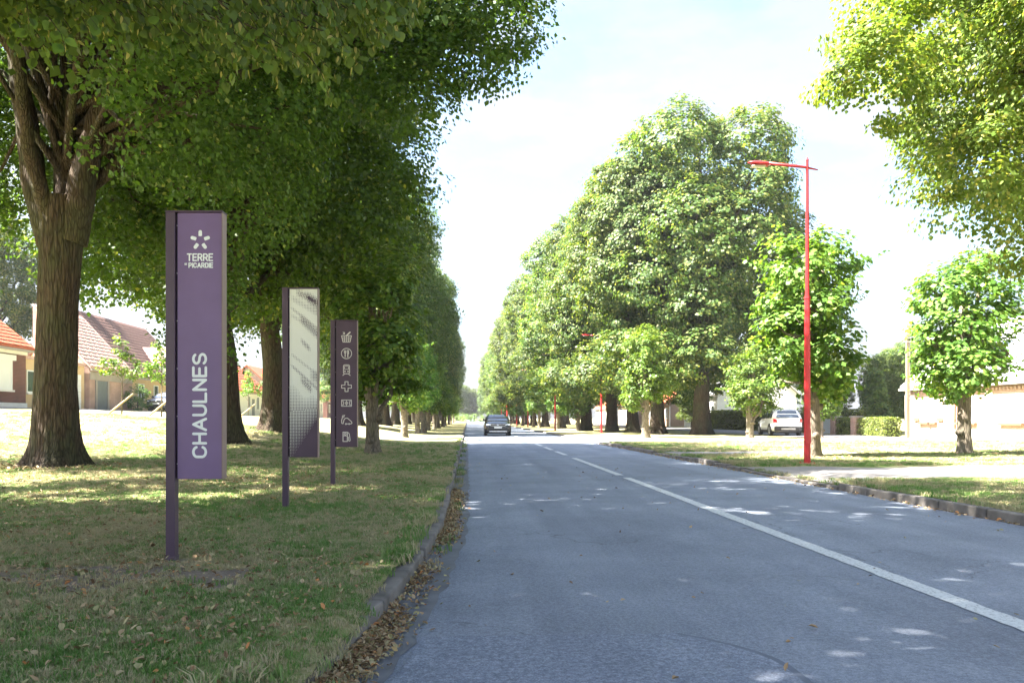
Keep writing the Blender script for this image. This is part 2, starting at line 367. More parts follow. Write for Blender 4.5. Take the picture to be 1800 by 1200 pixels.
P = np.zeros((len(ysn), len(xr), 3))
def kerb_h(y):     # height of the right kerb above the road: dropped at the crossings
    return float(np.interp(y, [-30, 13.6, 14.6, 18.8, 20.2, 24.3, 25.0, 27.2, 28, 36, 37.5, 56, 57.5, 61, 62, 1500], [.10, .10, .03, .03, .10, .10, .03, .03, .10, .10, .03, .03, .10, .10, .10, .10]))
for j, y in enumerate(ysn):
    xx = RK + .17 + xr; P[j, :, 0] = xx; P[j, :, 1] = y
    z = gz(xx, y); t = np.clip((xx-RK-.17)/1.2, 0, 1); P[j, :, 2] = z*t + (min(kerb_h(y), .1))*(1-t)
o = link('right_lawn', grid_mesh('right_lawn', P), M['lawn']); tag(o, 'sunlit grass verge between the road and the right houses', kind='structure')
# ground under everything, reaching the horizon
o = MB().quad((-4000, -600, -.35), (4000, -600, -.35), (4000, 5000, -.35), (-4000, 5000, -.35)).build('ground', M['lawn']); tag(o, 'level open ground reaching the horizon', kind='structure')
# road
yr = np.concatenate([np.arange(-30, 0, 5), np.arange(0, 30, .5), np.arange(30, 120, 5), [150, 250, 400, 700, 1500]])
P = np.zeros((len(yr), 14, 3))
for j, y in enumerate(yr):
    x = np.linspace(kx(y), RK, 14); P[j, :, 0] = x; P[j, :, 1] = y
    P[j, :, 2] = -.035*((x-3)/3.3)**2 + .012
road = link('road', grid_mesh('road', P), M['asphalt']); tag(road, 'grey asphalt road running straight between the tree rows', kind='structure')
def road_z(x): return -.035*((x-3)/3.3)**2 + .012
def strip(name, x0f, x1f, y0, y1, dz, mt, n=2, step=.5, label=None):
    ys = np.arange(y0, y1+1e-6, (y1-y0)/max(2, int((y1-y0)/step)))
    Pp = np.zeros((len(ys), n, 3))
    for j, y in enumerate(ys):
        x = np.linspace(x0f(y), x1f(y), n); Pp[j, :, 0] = x; Pp[j, :, 1] = y; Pp[j, :, 2] = road_z(x)+dz
    o = link(name, grid_mesh(name, Pp), mt); return tag(o, label, kind='structure')
rj = random.Random(5)
jit = [rj.uniform(-.03, .03) for _ in range(4000)]
strip('gutter', lambda y: kx(y)+.001, lambda y: kx(y)+.27+jit[int(y*4+200)], 3.2, 60, .004, M['gutter'], 3, .25, 'concrete gutter channel along the left kerb')
# darker resurfaced patch at the near end
def px0(y): return kx(y)+.31
def px1(y): return 1.52 - max(0, y-3.9)**2*.9
strip('asphalt_patch', px0, px1, 1.2, 4.55, .008, M['patch'], 8, .12, 'darker coarse asphalt patch at the near end of the road')
strip('asphalt_seam', lambda y: px1(y)-.002, lambda y: px1(y)+.035, 1.2, 4.55, .008, simple('tar_seam', (.12, .14, .19), .7), 2, .12, 'tar sealed edge of the resurfaced patch')
# centre line: a long continuous line near, dashes beyond
for i, (a, b) in enumerate([(-10, 16.4), (17.1, 24.5)] + [(26.5+k*4.33, 29.5+k*4.33) for k in range(22)]):
    o = strip('centre_line', lambda y: 3.10+jit[int(abs(y)*50) % 3000]*.25, lambda y: 3.26+jit[int(abs(y)*50+999) % 3000]*.25, a, b, .0045, M['paint'], 2, .1, ('long solid white line along the middle of the road' if i == 0 else 'second white line beyond the gap in the middle of the road' if i == 1 else 'short white dash down the middle of the far road'))
    o['group'] = 'white centre line markings'
# kerbs of single stones
def kerb(name, label, xf, hf, side, y0, y1):
    rnd = random.Random(3+side); root = empty(name, (0, 0, 0)); tag(root, label, kind='structure')
    y = y0; meshes = []
    for k in range(5):
        mb = MB(); mb.box(-.0, .16, 0, .985, -.2, .12); me = mb.mesh('kerb_stone'); meshes.append(me)
        for v in me.vertices:
            if v.co.z > 0: v.co.z += rnd.uniform(-.012, .008); v.co.x += rnd.uniform(-.008, .008)
    while y < y1:
        x0, x1 = xf(y), xf(y+1); a = math.atan2(-(x1-x0), 1)
        h = hf(y+.5)
        o = link('kerb_stone', meshes[rnd.randrange(5)], M['concrete'], root)
        o.location = (x0 - (.16 if side < 0 else 0) + rnd.uniform(-.012, .012), y, h-.12 + rnd.uniform(-.012, .006)); o.rotation_euler = (rnd.uniform(-.012, .012), 0, a)
        b = o.modifiers.new('bevel', 'BEVEL'); b.width = .018; b.segments = 2
        y += 1
    return root
kerb('left_kerb', 'worn concrete kerb along the left lawn', kx, lambda y: .098 if y < 40 else .09, -1, -3, 75)
kerb('right_kerb', 'concrete kerb with dropped crossings along the right verge', lambda y: RK, kerb_h, 1, 6, 80)
mb = MB(); mb.box(-.41, -.25, 75, 700, -.2, .09); k1 = mb.build('far_left_kerb', M['concrete']); tag(k1, 'far end of the left kerb', kind='structure')
mb = MB(); mb.box(RK, RK+.16, 80, 700, -.2, .09); k1 = mb.build('far_right_kerb', M['concrete']); tag(k1, 'far end of the right kerb', kind='structure')
# paths over the right verge
def path(name, label, yc0, yc1, x0, x1, wob=.06):
    xx = np.arange(x0, x1+.1, .4); Pp = np.zeros((len(xx), 7, 3)); rnd = random.Random(9)
    for j, x in enumerate(xx):
        t = np.clip((x-x0)/2.5, 0, 1); fl = (1-t)**2*.9
        ya, yb = yc0-fl+rnd.uniform(-wob, wob), yc1+fl+rnd.uniform(-wob, wob)
        y = np.linspace(ya, yb, 7); Pp[j, :, 0] = x; Pp[j, :, 1] = y
        z = gz(x, y); tt = np.clip((x-RK-.17)/1.2, 0, 1); Pp[j, :, 2] = z*tt + np.array([min(kerb_h(q), .1) for q in y])*(1-tt) + .006
    Pp = Pp.transpose(1, 0, 2)
    o = link(name, grid_mesh(name, Pp), M['path']); return tag(o, label, kind='structure')
path('crossing_path', 'wide pale tarmac path crossing the right verge', 15.3, 18.4, RK+.17, 60)
path('side_path', 'short pale path beside the lamp post verge', 25.1, 27, RK+.17, 12)
path('driveway', 'pale driveway leading from the road to the hedge', 38.5, 56, RK+.17, 8.5)
# service road in front of the houses on either side
def lane(name, label, x0, x1, y0, y1):
    ys = np.arange(y0, y1, 2.); Pp = np.zeros((len(ys), 4, 3))
    for j, y in enumerate(ys):
        x = np.linspace(x0, x1, 4); Pp[j, :, 0] = x; Pp[j, :, 1] = y; Pp[j, :, 2] = gz(x, y)+.02
    o = link(name, grid_mesh(name, Pp), M['path']); return tag(o, label, kind='structure')
lane('left_lane', 'pale lane in front of the left houses', -23.9, -21.2, 30, 240)
lane('right_lane', 'pale lane in front of the right houses', 18.4, 23.0, 40, 240)

# ------------------------------------------------------------------ foliage tools
def unit(a): return a/np.maximum(np.linalg.norm(a, axis=-1, keepdims=True), 1e-9)
def sample_clusters(rng, lobes, n, inner=.25, jitter=.12, low=.7):
    lobes = np.array(lobes, float); wgt = (lobes[:, 3]*lobes[:, 5]); wgt /= wgt.sum()
    C = []; D = []; tot = 0
    while tot < n:
        k = rng.choice(len(lobes), n*2, p=wgt); d = unit(rng.normal(size=(n*2, 3)))
        keep = (d[:, 2] > -.15) | (rng.random(n*2) < low); k, d = k[keep], d[keep]
        isin = rng.random(len(k)) < inner
        f = np.where(isin, rng.random(len(k))**.5*.85, 1-np.abs(rng.normal(0, jitter, len(k))))
        p = lobes[k, :3] + d*lobes[k, 3:6]*f[:, None]
        q = (p[:, None, :]-lobes[None, :, :3])/lobes[None, :, 3:6]; rr = np.linalg.norm(q, axis=2); rr[np.arange(len(k)), k] = 9
        ok = isin | (rr.min(axis=1) > .82)
        C.append(p[ok]); D.append(d[ok]); tot += ok.sum()
    C = np.concatenate(C)[:n]; D = np.concatenate(D)[:n]; return C, D
def leaves_for(rng, C, D, per, crad, L, flat=.6, droop=.5, upn=.7, bract=.06, ordr=(.45, .55, .45)):
    n = len(C)*per; c = np.repeat(C, per, 0); d = np.repeat(D, per, 0)
    cr_ = np.repeat(crad*rng.uniform(.6, 1.35, len(C)), per)
    o = unit(rng.normal(size=(n, 3)))*(rng.random(n)**.45)[:, None]; o[:, 2] *= flat
    p = c + (o + d*.25)*cr_[:, None]
    nrm = unit(d*ordr[0] + np.array([0, 0, upn]) + o*ordr[1] + rng.normal(size=(n, 3))*ordr[2])
    a = unit(rng.normal(size=(n, 3))*.7 + d*.5 + o*.6 + np.array([0, 0, -droop])); a = unit(a - nrm*(a*nrm).sum(1, keepdims=True))
    s = np.cross(nrm, a); Ls = L*rng.uniform(.65, 1.25, n)[:, None]; W = Ls*.43
    V = np.stack([p, p+a*Ls*.42+s*W-nrm*Ls*.10, p+a*Ls-nrm*Ls*.06, p+a*Ls*.42-s*W-nrm*Ls*.10], 1).reshape(-1, 3)
    ct = np.repeat(rng.normal(0, .12, len(C)), per)
    t = np.clip(.42+ct+rng.normal(0, .17, n), 0, .85); t = np.where(rng.random(n) < bract, rng.uniform(.9, 1, n), t)
    return V, t
def big_lobes(rng, h0, h1, r, n=16, sub=.42):
    """egg of a lime crown, broken up by bulging sub-lobes"""
    zc = (h0+h1)/2; rz = (h1-h0)/2
    lob = [(0, 0, zc-.06*rz, r*.80, r*.80, rz*.86), (0, 0, zc+.25*rz, r*.72, r*.72, rz*.62)]
    for k in range(n):
        z = rng.uniform(-.80, .80); a = k*2.4+rng.uniform(-.4, .4); rad = math.sqrt(max(.05, 1-abs(z)**3.4))*.74
        s = r*sub*rng.uniform(.75, 1.25)
        lob.append((math.cos(a)*rad*r, math.sin(a)*rad*r, zc+z*rz*.82, s, s, s*1.05))
    return lob
def limb_tubes(mb, rng, start, targets, r0, seg=6):
    for t in targets:
        s = np.array(start); t = np.array(t); mid = s*.5+t*.5 + np.array([0, 0, .1*np.linalg.norm(t-s)]) + rng.normal(0, .25, 3)
        s = s+np.array([0, 0, rng.uniform(-1.2, .6)])
        pts = [s, s*.65+mid*.35+rng.normal(0, .1, 3), mid, mid*.45+t*.55+rng.normal(0, .2, 3), t]
        mb.tube([tuple(p) for p in pts], [r0, r0*.8, r0*.55, r0*.33, r0*.12], seg, False)
def trunk_mesh(name, pts, rad, seg=24, rings=30, flare=.6, fh=.5, ridge=.04, seed=0, lob=5, extra=None, deep=.5):
    rng = np.random.default_rng(seed)
    pts = np.array(pts, float); t = np.linspace(0, 1, rings)**1.35
    L = np.linspace(0, 1, len(pts))
    z = np.interp(t, L, pts[:, 2]); x = np.interp(t, L, pts[:, 0]); y = np.interp(t, L, pts[:, 1]); r = np.interp(t, L, rad)
    th = np.linspace(0, 2*PI, seg, endpoint=False)
    ph = rng.uniform(0, 6.28, 12); H = z-pts[0, 2]
    R_ = r[:, None]*np.ones(seg)[None]
    fl = flare*np.exp(-np.clip(H, 0, None)/fh)[:, None]
    buttress = .55+.45*np.cos(lob*th+ph[0]+.4*np.sin(th*2+ph[1]))[None]
    R_ = R_*(1+fl*(.45+.9*buttress**2))
    rd = np.zeros_like(R_)
    for k, (fq, am) in enumerate([(9, .5), (17, .8), (29, .7), (43, .4)]):
        if fq*2.4 > seg: break
        rd += am*np.abs(np.sin(fq*th[None]*.5*2/2+ph[k+2]+1.3*np.sin(H[:, None]*(.9+.35*k)+ph[k+5])+.9*np.sin(H[:, None]*3.1+fq)))
    R_ *= 1+ridge*(rd-.8) + .05*np.sin(2*th+H[:, None]*.8+ph[9])[...] + .03*np.sin(3*th-H[:, None]*1.7+ph[10])
    P = np.stack([x[:, None]+R_*np.cos(th), y[:, None]+R_*np.sin(th), np.repeat(z[:, None], seg, 1)], -1)
    P[0, :, 2] -= deep
    mb = MB(); vs = P.reshape(-1, 3); fs = []
    for i in range(rings-1):
        for k in range(seg): fs.append((i*seg+k, i*seg+(k+1) % seg, (i+1)*seg+(k+1) % seg, (i+1)*seg+k))
    fs.append(tuple((rings-1)*seg+k for k in range(seg)))
    mb.add(vs, fs)
    if extra: extra(mb, rng)
    return mb.mesh(name, True)

def tree(name, loc, rz, scale, trunk_me, crown_me, tm, cm, label, group, cat='tree', zs=None):
    root = empty(name, loc, rz, label, cat, group); root.scale = (scale, scale, zs or scale)
    link('trunk', trunk_me, tm, root); link('crown', crown_me, cm, root)
    return root

# ---- templates
def make_crown(seed, lobes, ncl, per, crad, L, name, **kw):
    rng = np.random.default_rng(seed); C, D = sample_clusters(rng, lobes, ncl, kw.pop('inner', .25), kw.pop('jitter', .12), kw.pop('low', .7))
    V, t = leaves_for(rng, C, D, per, crad, L, **kw)
    return np_mesh(name, V, 4, {'tint': t}), C
# far/right limes (about 20 m tall)
right_crowns = []
for k in range(3):
    rng = np.random.default_rng(40+k); lob = big_lobes(rng, 4.2, 20.6, 6.1, 52, .29) + [(math.cos(q*.7+k)*4.6, math.sin(q*.7+k)*4.6, rng.uniform(4.0, 5.6), 1.5, 1.5, 1.4) for q in range(9)]
    me, C = make_crown(50+k, lob, 2700, 44, .54, .19, 'lime_crown', bract=.26, inner=.16, droop=.25, upn=.55, ordr=(.75, .65, .27))
    def ex(mb, rg, C=C): limb_tubes(mb, rg, (0, 0, 5.2), C[rg.choice(len(C), 26)]*np.array([.85, .85, .92]), .22)
    tr = trunk_mesh('lime_trunk', [(0, 0, 0), (.05, 0, 3), (-.05, .05, 7), (0, 0, 13)], [.50, .44, .36, .12], 28, 26, .55, .45, .05, 60+k, 5, ex)
    right_crowns.append((tr, me))
# left limes, finer leaves as they stand nearer
left_crowns = []
for k in range(2):
    rng = np.random.default_rng(80+k); lob = big_lobes(rng, 3.7, 18.5, 6.2, 44, .30)
    me, C = make_crown(90+k, lob, 1700, 72, .80, .165, 'lime_crown', bract=.04, inner=.25, droop=.7)
    def ex(mb, rg, C=C): limb_tubes(mb, rg, (0, 0, 5.5), C[rg.choice(len(C), 30)]*np.array([.85, .85, .92]), .22, 7)
    tr = trunk_mesh('lime_trunk', [(0, 0, 0), (-.1, 0, 3), (-.45, .05, 6.2), (-1.3, 0, 11)], [.52, .46, .37, .14], 40, 40, .6, .45, .06, 70+k, 5, ex)
    left_crowns.append((tr, me))
# pollarded young limes
pollards = []
for k in range(3):
    rng = np.random.default_rng(120+k)
    lob = [(0, 0, 3.85, .85, .85, 1.7)]
    for q in range(16):
        a = q*2.4; z = 2.25+3.4*(q+.5)/16; rr = .75*(1-.5*abs(z-3.4)/2.6)
        s = rng.uniform(.35, .85); rr *= rng.uniform(.8, 1.35); lob.append((math.cos(a)*rr, math.sin(a)*rr, z, s, s, s))
    C, D = sample_clusters(rng, lob, 330, .2, .16, .8)
    # shoots that stick out of the crown
    ns = 46; k2 = np.repeat(rng.choice(len(C), ns), 4); st_ = np.tile(np.arange(4)[:, None]*.17+.12, (ns, 1))*np.repeat(rng.uniform(.5, 1.25, ns), 4)[:, None]; C2 = C[k2]+D[k2]*st_+np.array([0, 0, .35])*st_; 
    V, t = leaves_for(rng, C, D, 30, .30, .145, flat=.8, droop=.3, upn=.7, bract=.12, ordr=(.7, .6, .3))
    V2, t2 = leaves_for(rng, C2, D[k2], 7, .12, .125, flat=.9, droop=.2, upn=.8, bract=.12)
    me = np_mesh('pollard_crown', np.concatenate([V, V2]), 4, {'tint': np.concatenate([t, t2])})
    def ex(mb, rg, C=C, k=k):
        limb_tubes(mb, rg, (0, 0, 2.9 if k == 1 else 2.2), C[rg.choice(len(C), 22)]*np.array([.9, .9, 1]), .085)
        for q in range(7 if k != 1 else 2):      # knuckles and burrs of the pollard
            a = rg.uniform(0, 6.28); z = rg.uniform(.05, 2.0)
            mb.tube([(math.cos(a)*.12, math.sin(a)*.12, z-.05), (math.cos(a)*.24, math.sin(a)*.24, z), (math.cos(a)*.29, math.sin(a)*.29, z+.06)], [.11, .09, .03], 7)
    slim = k == 1
    tr = trunk_mesh('pollard_trunk', [(0, 0, 0), (.03, 0, 1), (-.02, .03, 2.2), (.05, 0, 4.6)], [.18, .165, .16, .09] if slim else [.225, .20, .19, .10], 26, 26, .28 if slim else .42, .16, .035 if slim else .06, 130+k, 4, ex)
    pollards.append((tr, me))

# ------------------------------------------------------------------ the trees
def put(kind, x, y, rz, s, label, group, name='lime_tree', cm=None, zs=None, tm=None):
    tr, me = kind
    return tree(name, (x, y, gzs(x, y)-.03), rz, s, tr, me, tm or M['bark'], cm, label, group, zs=zs)

# the great lime at the left, with its forked stems
G_L = 'tall limes on the left lawn'
def great_lime():
    X, Y = -9.02, 18.0; z0 = gzs(X, Y)
    root = empty('lime_tree', (X, Y, z0), 0, 'massive old lime with forked trunk and flared roots left of the purple signs', 'tree', G_L)
    tr = trunk_mesh('great_trunk', [(0, 0, 0), (-.05, 0, 1.8), (.02, 0, 3.4), (.1, .02, 5.3), (.12, 0, 5.9)], [.44, .405, .40, .455, .42], 150, 150, .60, .36, .042, 5, 4)
    link('trunk', tr, M['bark'], root)
    stems = [([(-.16, .05, 4.9), (-.42, .0, 5.9), (-.72, .1, 7.7), (-1.05, .1, 9.6), (-1.6, .2, 12.5)], [.30, .27, .23, .18, .08]),
             ([(.10, .15, 4.9), (.15, .15, 6.2), (.2, .3, 7.6), (.4, .3, 10), (.5, .4, 14.5)], [.34, .28, .21, .17, .06]),
             ([(.34, -.06, 4.9), (.56, -.08, 6.0), (.86, -.1, 7.3), (1.25, -.15, 8.3), (2.3, -.5, 10), (3.6, -.8, 12)], [.33, .30, .25, .20, .15, .06]),
             ([(-.05, -.2, 5.3), (-.2, -.6, 6.4), (-.1, -1.3, 8), (.2, -2.4, 10)], [.19, .15, .12, .05]),
             ([(.5, .1, 6.1), (1.5, .4, 7.0), (3.2, .8, 7.5), (5.4, 1, 8.6)], [.17, .13, .10, .04])]
    for p, r in stems:
        pts = []; rr = []
        for i in range(len(p)-1):
            for q in range(4):
                t = q/4; pts.append(tuple(np.array(p[i])*(1-t)+np.array(p[i+1])*t + np.random.default_rng(i*7+q).normal(0, .02, 3))); rr.append(r[i]*(1-t)+r[i+1]*t)
        pts.append(p[-1]); rr.append(r[-1])
        MB().tube(pts, rr, 18).build('limb', M['bark'], root, True)
    rng = np.random.default_rng(7); lob = big_lobes(rng, 3.9, 18.5, 6.1, 44, .30)
    bough = [(9.0, -.5, 9.5, 1.45, 1.4, 1.2), (8.9, 0, 11.4, 1.7, 1.7, 1.5), (7.4, -.5, 8.3, 1.2, 1.2, .9), (6.6, 0, 10.6, 2.2, 2.2, 2.1)]
    lob += [(2.3, 2, 3.6, 1.1, 1.2, 1.3), (-4.5, 1, 4.6, 1.6, 1.6, 1.5), (1.2, -4.5, 6.5, 2.2, 1.8, 1.6), (2.5, -5.0, 9.5, 3.4, 3, 3), (5.5, -4.5, 12, 2.6, 3, 3)]
    C, D = sample_clusters(rng, lob, 3300, .33, .12, .75)
    rr = np.hypot(C[:, 0]*.8, C[:, 1]); hollow = ((rr < 2.2) & (C[:, 2] < 8.5)) | ((C[:, 1] < 1.5) & (C[:, 0] > -2.9) & (C[:, 0] < 2.6) & (C[:, 2] < 10.6))
    C, D = C[~hollow], D[~hollow]
    Cb, Db = sample_clusters(rng, bough, 430, .4, .07, .9); C, D = np.concatenate([C, Cb]), np.concatenate([D, Db])
    V, t = leaves_for(rng, C, D, 80, .70, .112, droop=.7, bract=.04)
    link('crown', np_mesh('great_crown', V, 4, {'tint': t}), M['lime_left'], root)
    mb = MB(); limb_tubes(mb, rng, (.2, 0, 7.5), C[rng.choice(len(C), 46)]*np.array([.92, .92, .96]), .10); mb.build('branches', M['bark'], root, True)
    for p in ([(.4, 0, 6.8), (5.0, -.2, 9), (9.0, -.4, 9.6)],): MB().tube(p, [.14, .09, .02], 8).build('limb', M['bark'], root, True)
great_lime()

# lime whose trunk stands left of the frame: its lowest sprays hang over the signs
def near_lime():
    X, Y = -7.6, 2.6; z0 = gzs(X, Y); rng = np.random.default_rng(17)
    root = empty('lime_tree', (X, Y, z0), 0, 'lime whose drooping flowering sprays hang across the top left corner', 'tree', G_L)
    link('trunk', trunk_mesh('near_trunk', [(0, 0, 0), (.1, 0, 3), (0, .1, 7), (0, 0, 12)], [.5, .45, .36, .12], 30, 30, .55, .45, .05, 11), M['bark'], root)
    lob = big_lobes(rng, 4.8, 19, 7.2, 24, .42) + [(1, 5.5, 11, 4.2, 4.2, 4.2), (4, 6.5, 13, 3, 3.4, 3.4), (-3.5, 7, 11, 4.4, 4.4, 4), (-2, 9.5, 14, 3.6, 3.6, 3.2)]  # last lobes unseen, added to close gaps in the shade on road and lawn
    C, D = sample_clusters(rng, lob, 2700, .3, .12, .7)
    W = C + np.array([X, Y, z0])
    vis = (W[:, 1] > .5) & (W[:, 2] < 3.0+.54*W[:, 1]) & (W[:, 0] > -.75*np.clip(W[:, 1], 0, 99)-2)
    low = vis & ((W[:, 2] < 1.2+(735-150)/1440*W[:, 1]) | (W[:, 1] < 4.5))
    pw = 822+1440*W[:, 0]/np.maximum(W[:, 1], .1); low |= vis & (pw < 330) & (W[:, 2] < 1.2+(735-20)/1440*W[:, 1])
    C1, D1 = C[~vis], D[~vis]; C2, D2 = C[vis & ~low], D[vis & ~low]
    V1, t1 = leaves_for(rng, C1, D1, 40, .85, .26, droop=.6, bract=.05); V2, t2 = leaves_for(rng, C2, D2, 150, .75, .10, droop=.8, bract=.08)
    link('crown', np_mesh('near_crown', np.concatenate([V1, V2]), 4, {'tint': np.concatenate([t1, t2])}), M['lime_left'], root)
    # hanging sprays, leaf by leaf
    mb = MB(); B = []; 
    def spray(p, d, n, ln):
        p = np.array(p, float); d = unit(np.array(d, float)[None])[0]; pts = []
        for k in range(n+1):
            pts.append(tuple(p)); d = unit((d + np.array([0, 0, -.16]) + rng.normal(0, .09, 3))[None])[0]; p = p + d*ln/n
        mb.tube(pts, [.006*(1-.7*k/n) for k in range(n+1)], 4, False)
        for k in range(1, n+1):
            q = np.array(pts[k]); dd = unit((np.array(pts[k])-np.array(pts[k-1]))[None])[0]
            sd = unit(np.cross(dd, [0, 0, 1])[None])[0]*(1 if k % 2 else -1)
            for rep in range(2):
                a = unit((sd*.7*rng.uniform(.3, 1) + dd*.3 + np.array([0, 0, -rng.uniform(.5, 1.3)]) + rng.normal(0, .25, 3))[None])[0]
                B.append((q+sd*.02, a, unit((np.array([.15, -.5, .55]) + rng.normal(0, .5, 3))[None])[0], rng.uniform(.05, .098), 'leaf'))
            if rng.random() < .55:
                B.append((q, unit((np.array([0, 0, -1])+rng.normal(0, .3, 3))[None])[0], unit(rng.normal(size=3)[None])[0], rng.uniform(.05, .08), 'bract'))
    for k in range(440):
        yy = rng.uniform(6.0, 9.5); px = rng.uniform(-40, 745)
        edge = np.interp(px, [0, 80, 150, 280, 330, 400, 440, 500, 560, 600, 680, 740], [80, 120, 95, 80, 130, 150, 135, 165, 180, 75, 65, 5])
        top = edge*rng.random()**.8 - 75
        spray((((px-822)/1440*yy)-.15, yy, 1.2+(735-top)/1440*yy), (rng.uniform(.2, 1.0), rng.uniform(-.5, .4), rng.uniform(-.5, .1)), rng.integers(5, 9), rng.uniform(.35, .6))
    tw = mb.build('twigs', M['bark'], root, True); tw.location = (-X, -Y, -z0); tw['kind'] = 'stuff'
    # leaf outline: heart with a tip, folded along the midrib
    out = [(0, 0), (.10, .36), (.34, .48), (.62, .36), (.86, .13), (1, 0)]
    lv = [(x, w_, -.16*w_-.12*x*x) for x, w_ in out]; rv = [(x, -w_, -.16*w_-.12*x*x) for x, w_ in out[1:-1]]; mid = [(.34, 0, -.02), (.64, 0, -.05)]
    verts = lv+rv+mid; n = len(lv); m0, m1 = n+len(rv), n+len(rv)+1
    faces = [(0, 1, m0), (1, 2, m0), (2, 3, m1, m0), (3, 4, m1), (4, 5, m1), (0, m0, n), (n, m0, n+1), (n+1, m0, m1, n+2), (n+2, m1, n+3), (n+3, m1, 5)]
    leaf_mes = []
    for q in range(6):
        me = MB().add(verts, faces).mesh('lime_leaf', True); at = me.attributes.new('tint', 'FLOAT', 'POINT')
        at.data.foreach_set('value', [.15+.12*q]*len(verts)); leaf_mes.append(me)
    px = lambda b: (822+1440*b[0][0]/b[0][1], 735-1440*(b[0][2]-1.2)/b[0][1])
    order = sorted(range(len(B)), key=lambda i: -B[i][3]/B[i][0][1] if (B[i][4] == 'leaf' and px(B[i])[1] > -10 and px(B[i])[0] > 0) else 1)
    own = set(order[:300]); VV = []; FF = []; TT = []
    sv = np.array(verts)
    for i, (p, a, nn, L, kd) in enumerate(B):
        nn = nn - a*np.dot(nn, a); nn = nn/np.linalg.norm(nn); s = np.cross(nn, a)
        if i in own:
            o = link('leaf', leaf_mes[int(rng.integers(6))], M['near_leaf'], root)
            Mx = Matrix(((a[0]*L, s[0]*L, nn[0]*L, p[0]-X), (a[1]*L, s[1]*L, nn[1]*L, p[1]-Y), (a[2]*L, s[2]*L, nn[2]*L, p[2]-z0), (0, 0, 0, 1)))
            o.matrix_local = Mx
        else:
            wd = 1 if kd == 'leaf' else .38
            b0 = len(VV)
            pts = p + (sv[:, :1]*a + sv[:, 1:2]*s*wd + sv[:, 2:]*nn)*L
            VV.extend(pts.tolist()); FF.extend([tuple(x+b0 for x in f) for f in faces])
            TT.extend([float(np.clip(rng.normal(.42, .18), 0, .85)) if kd == 'leaf' else .97]*len(sv))
    me = MB().add(VV, FF).mesh('spray_leaves', True); at = me.attributes.new('tint', 'FLOAT', 'POINT'); at.data.foreach_set('value', TT)
    o = link('foliage', me, M['near_leaf'], root, (-X, -Y, -z0)); o['kind'] = 'stuff'
near_lime()

LL = left_crowns
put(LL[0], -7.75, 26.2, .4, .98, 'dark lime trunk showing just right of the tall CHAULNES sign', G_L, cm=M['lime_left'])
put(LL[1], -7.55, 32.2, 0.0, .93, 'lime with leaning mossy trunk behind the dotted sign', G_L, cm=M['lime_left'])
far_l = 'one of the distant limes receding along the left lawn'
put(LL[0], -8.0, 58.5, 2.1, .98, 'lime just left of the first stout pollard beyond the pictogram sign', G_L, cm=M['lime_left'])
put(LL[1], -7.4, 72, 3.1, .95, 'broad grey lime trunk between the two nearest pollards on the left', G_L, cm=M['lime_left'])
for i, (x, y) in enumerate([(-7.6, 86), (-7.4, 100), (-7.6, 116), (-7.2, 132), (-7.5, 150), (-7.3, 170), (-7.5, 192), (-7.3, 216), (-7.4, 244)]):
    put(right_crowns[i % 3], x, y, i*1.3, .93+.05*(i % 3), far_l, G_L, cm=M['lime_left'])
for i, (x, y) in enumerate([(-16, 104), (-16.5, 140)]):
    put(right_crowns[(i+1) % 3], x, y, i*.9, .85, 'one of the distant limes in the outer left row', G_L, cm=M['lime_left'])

G_R = 'tall limes on the right verge'
RC = right_crowns
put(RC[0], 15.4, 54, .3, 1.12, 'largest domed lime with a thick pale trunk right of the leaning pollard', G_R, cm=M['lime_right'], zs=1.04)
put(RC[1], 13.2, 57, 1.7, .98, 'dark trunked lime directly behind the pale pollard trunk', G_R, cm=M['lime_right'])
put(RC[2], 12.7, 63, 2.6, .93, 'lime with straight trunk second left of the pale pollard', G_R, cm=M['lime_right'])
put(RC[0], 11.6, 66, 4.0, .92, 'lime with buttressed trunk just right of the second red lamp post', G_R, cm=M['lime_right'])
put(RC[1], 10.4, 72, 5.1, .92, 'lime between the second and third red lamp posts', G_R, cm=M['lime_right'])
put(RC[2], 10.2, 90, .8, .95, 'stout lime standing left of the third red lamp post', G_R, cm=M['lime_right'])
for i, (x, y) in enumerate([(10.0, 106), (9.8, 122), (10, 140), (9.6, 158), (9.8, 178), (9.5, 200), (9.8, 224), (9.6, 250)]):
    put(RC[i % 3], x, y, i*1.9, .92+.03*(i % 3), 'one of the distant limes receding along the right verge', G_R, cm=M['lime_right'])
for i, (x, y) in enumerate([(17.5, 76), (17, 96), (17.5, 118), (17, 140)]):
    put(RC[(i+2) % 3], x, y, i*1.1, .9, 'one of the distant limes in the outer right row', G_R, cm=M['lime_right'])
